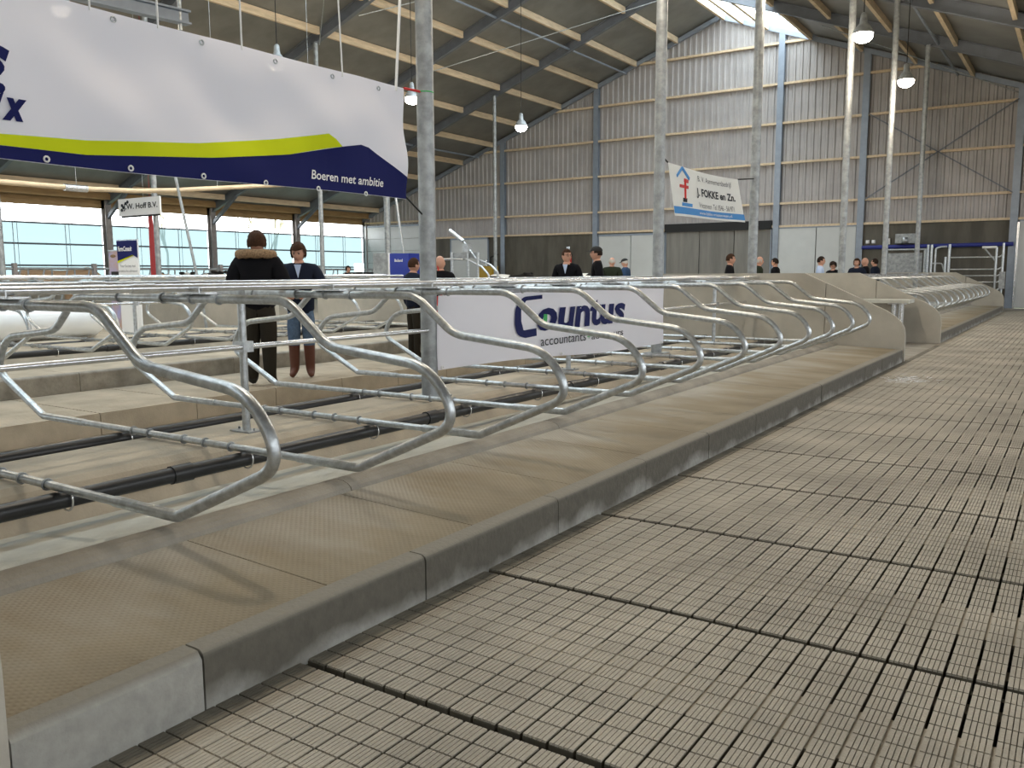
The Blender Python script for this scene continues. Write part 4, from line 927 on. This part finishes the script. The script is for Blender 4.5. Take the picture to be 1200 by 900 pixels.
    if cap:
        cm = hm; t = MB(); t.ell((0, -.005, .045), (.086, .108, .085), 20, 12); keep = [f for f in t.f if sum(t.v[i].z for i in f)/len(f) > .04]
        cb = MB(); cb.add([(cm@v)/S for v in t.v], keep, True); br = MB(); br.prism([(-.07, .07), (-.055, .14), (0, .165), (.055, .14), (.07, .07)], .038, .046, 'z'); cb.add([(cm@v)/S for v in br.v], br.f); cb.build('cap', cap, root)
    if style != 'bald': hair_mesh(hm, style).build('hair', hair, root)
    if extra == 'glasses':
        g = MB()
        for sx in (-1, 1): g.ring((sx*.031, .098, .014), (0, 1, 0), .021, .003, 12, 4)
        g.bar((-.012, .1, .016), (.012, .1, .016), .003, .004); g.bar((.05, .095, .018), (.082, 0, .012), .003, .004); g.bar((-.05, .095, .018), (-.082, 0, .012), .003, .004)
        gb = MB(); gb.add([(hm@v)/S for v in g.v], g.f); gb.build('glasses', 'black', root)
    if scarf:
        g = MB(); g.prism([(-.045, 1.47), (0, 1.30), (.045, 1.47)], .125, .14, 'y'); gb = MB(); gb.add([(base@v)/S for v in g.v], g.f); gb.build('scarf', scarf, root)
    return root
person(-9.25, 7.75, -35, 1.80, 'person in black parka with fur trimmed hood, back to the camera', 'parka', 'trouser', 'black', 'hair_brown', 'thick', arms='front', headturn=-20, nod=8, bulk=1.30, long_coat=.0, fingers=True, collar='fur')
person(-9.50, 8.72, 140, 1.70, 'person in dark coat, jeans and brown boots looking down', 'navy_coat', 'denim', 'leather', 'hair_brown', 'bob', arms='front', headturn=10, nod=24, bulk=1.12, boots=True, long_coat=.08, fingers=True, scarf='shirt_blue')
person(-9.175, 15.95, 165, 1.75, 'man with glasses in a dark jacket, before the extinguisher', 'parka', hair='hair_brown', headturn=-45, extra='glasses', scarf='shirt_blue')
person(-8.746, 16.5, -120, 1.80, 'man in black cap and quilted jacket facing left', 'parka', style='short', cap='black', hair='hair_dark', arms='pockets')
person(-12.451, 24.49, -20, 1.74, 'white haired man in dark green jacket seen from behind', 'green_coat', hair='hair_grey', style='rim', bulk=1.2, nod=10)
person(-13.212, 27.0, -100, 1.74, 'man in dark cap and blue jacket beside the pale double door', 'blue_coat', cap='black', hair='hair_grey', bulk=1.15, nod=15)
person(-7.888, 22.43, 70, 1.74, 'brown haired person in black walking right before the sliding door', 'parka', hair='hair_brown', style='short')
person(-8.457, 26.7, 60, 1.74, 'grey haired person half hidden behind a tall post', 'green_coat', hair='hair_grey', style='rim')
person(-8.776, 29.5, -95, 1.73, 'dark haired person in black jacket facing left beside the tall post', 'parka', hair='hair_dark', bulk=1.15)
person(-6.972, 28.24, 75, 1.74, 'young person in light blue shirt before the white double door', 'shirt_blue', hair='hair_dark')
person(-7.1, 30.5, 200, 1.62, 'person in black bending behind the partition, only shoulders showing', 'parka', hair='hair_dark', style='thick', nod=30)
person(-6.38, 30.7, 190, 1.70, 'brown haired person left in the group beside the fifth post', 'navy_coat', hair='hair_brown', style='bob')
person(-6.35, 31.9, -90, 1.74, 'bald man in dark coat in the group beside the fifth post', 'parka', style='bald')
person(-6.55, 34.6, -80, 1.75, 'person with raised face beside the sheeted gate', 'navy_coat', hair='hair_dark', nod=-10)
person(-9.405, 11.9, -60, 1.58, 'bald man in dark jacket just right of the nearest tall post', 'parka', style='bald', bulk=1.1, arms='low')
person(-9.90, 11.75, 20, 1.55, 'brown haired person mostly behind the nearest tall post', 'navy_coat', hair='hair_brown', style='short')
person(-26.6, 27.2, 100, 1.62, 'distant person in black before the rightmost left hand window', 'parka', hair='hair_dark', style='thick')
b = MB(); b.box(-9.36, -9.16, 11.70, 11.86, .62, 1.12); b.tube([(-9.3, 11.78, 1.1), (-9.34, 11.8, 1.4), (-9.42, 11.84, 1.66)], .012, 6); tag(b.build('shoulder_bag', 'red'), 'red shoulder bag of the bald man beside the nearest post', 'bag')
def cow(x, y, deg, h, label, hide, patch=None, low=False):
    """h: withers height in metres; +y is forward"""
    root = empty('cow', (x, y, 0), label, 'cow'); k = h/1.45
    base = Matrix.Translation(Vector((x, y, 0))*S)@Matrix.Rotation(radians(-deg), 4, 'Z')@Matrix.Scale(k, 4)
    V = [(0, -.3, 1.05), (0, -.75, 1.10), (0, .2, 1.02), (0, .62, 1.08), (0, .9, 1.22), (0, 1.15, 1.32), (0, 1.40, 1.18), (0, 1.60, 1.02)]; R = [(.34, .36), (.26, .30), (.35, .38), (.27, .34), (.15, .2), (.14, .15), (.11, .11), (.08, .08)]
    E = [(0, 1), (0, 2), (2, 3), (3, 4), (4, 5), (5, 6), (6, 7)]; V = [Vector(v) for v in V]
    for sx in (-1, 1):
        n = len(V); V += [Vector((sx*.18, .60, .75)), Vector((sx*.17, .60, .42)), Vector((sx*.17, .58, .10)), Vector((sx*.17, .62, .03))]; R += [.12, .065, .045, .06]; E += [(3, n), (n, n+1), (n+1, n+2), (n+2, n+3)]
        n = len(V); V += [Vector((sx*.19, -.70, .82)), Vector((sx*.18, -.88, .50)), Vector((sx*.18, -.80, .10)), Vector((sx*.18, -.76, .03))]; R += [.16, .06, .045, .06]; E += [(1, n), (n, n+1), (n+1, n+2), (n+2, n+3)]
    n = len(V); V += [Vector((0, -1.02, 1.15)), Vector((0, -1.08, .6))]; R += [.035, .025]; E += [(1, n), (n, n+1)]
    vs, fs = skinned(V, E, R, 1); b = MB()
    place(b, vs, fs, base, lambda c: 1 if patch and noise.noise(c*1.7+Vector((x, y, 0))) > .12 else 0)
    for sx in (-1, 1):
        e = MB(); e.ell((sx*.20, 1.16, 1.38), (.11, .03, .05), 8, 5); b.add([(base@v)/S for v in e.v], e.f, True)
    b.build('body', [hide, patch or hide], root); return root
cow(-33.2, 17.6, 40, 1.62, 'tan cow behind the feed fence at far left', 'cow_tan')
cow(-29.4, 22.2, 110, 1.48, 'black and white cow left of the couple', 'cow_black', 'cow_white')
cow(-29.2, 20.2, 95, 1.44, 'black cow nearer the thin leaning pole', 'cow_black', 'cow_white')
cow(-29.5, 18.6, 60, 1.42, 'dark cow with tan neck beside the red cloth', 'cow_black', 'cow_tan')
cow(-20.5, 30.3, 95, 1.38, 'black and white cow between the frame and the man with glasses', 'cow_black', 'cow_white')
cow(-16.8, 31.5, 90, 1.40, 'white faced cow between the man with glasses and the capped man', 'cow_white', 'cow_black')
# bare trees outside, behind the windows
def tree(x, y, label):
    o = empty('bare_tree', (x, y, -.45), label, 'tree'); b = MB(); br = MB()
    def grow(p, d, L, r, lev, tgt):
        q = p+d*L; tgt.tube([p, (p+q)/2+Vector((random.uniform(-.05, .05)*L,)*3), q], [r, r*.85, r*.7], 6)
        if lev == 0: return
        for _ in range(3):
            nd = (d+Vector((random.uniform(-.7, .7), random.uniform(-.7, .7), random.uniform(-.1, .6)))).normalized(); grow(q, nd, L*random.uniform(.6, .8), r*.62, lev-1, br)
    grow(Vector((x, y, -.45)), Vector((0, 0, 1)), 3.4, .10, 4, b); b.build('trunk', 'bark', o); br.build('branches', 'bark', o)
tree(-52, 36, 'bare tree outside the window behind the couple'); tree(-54, 47, 'bare tree outside the window right of the woman'); tree(-50, 43, 'small bare tree outside between the window columns')
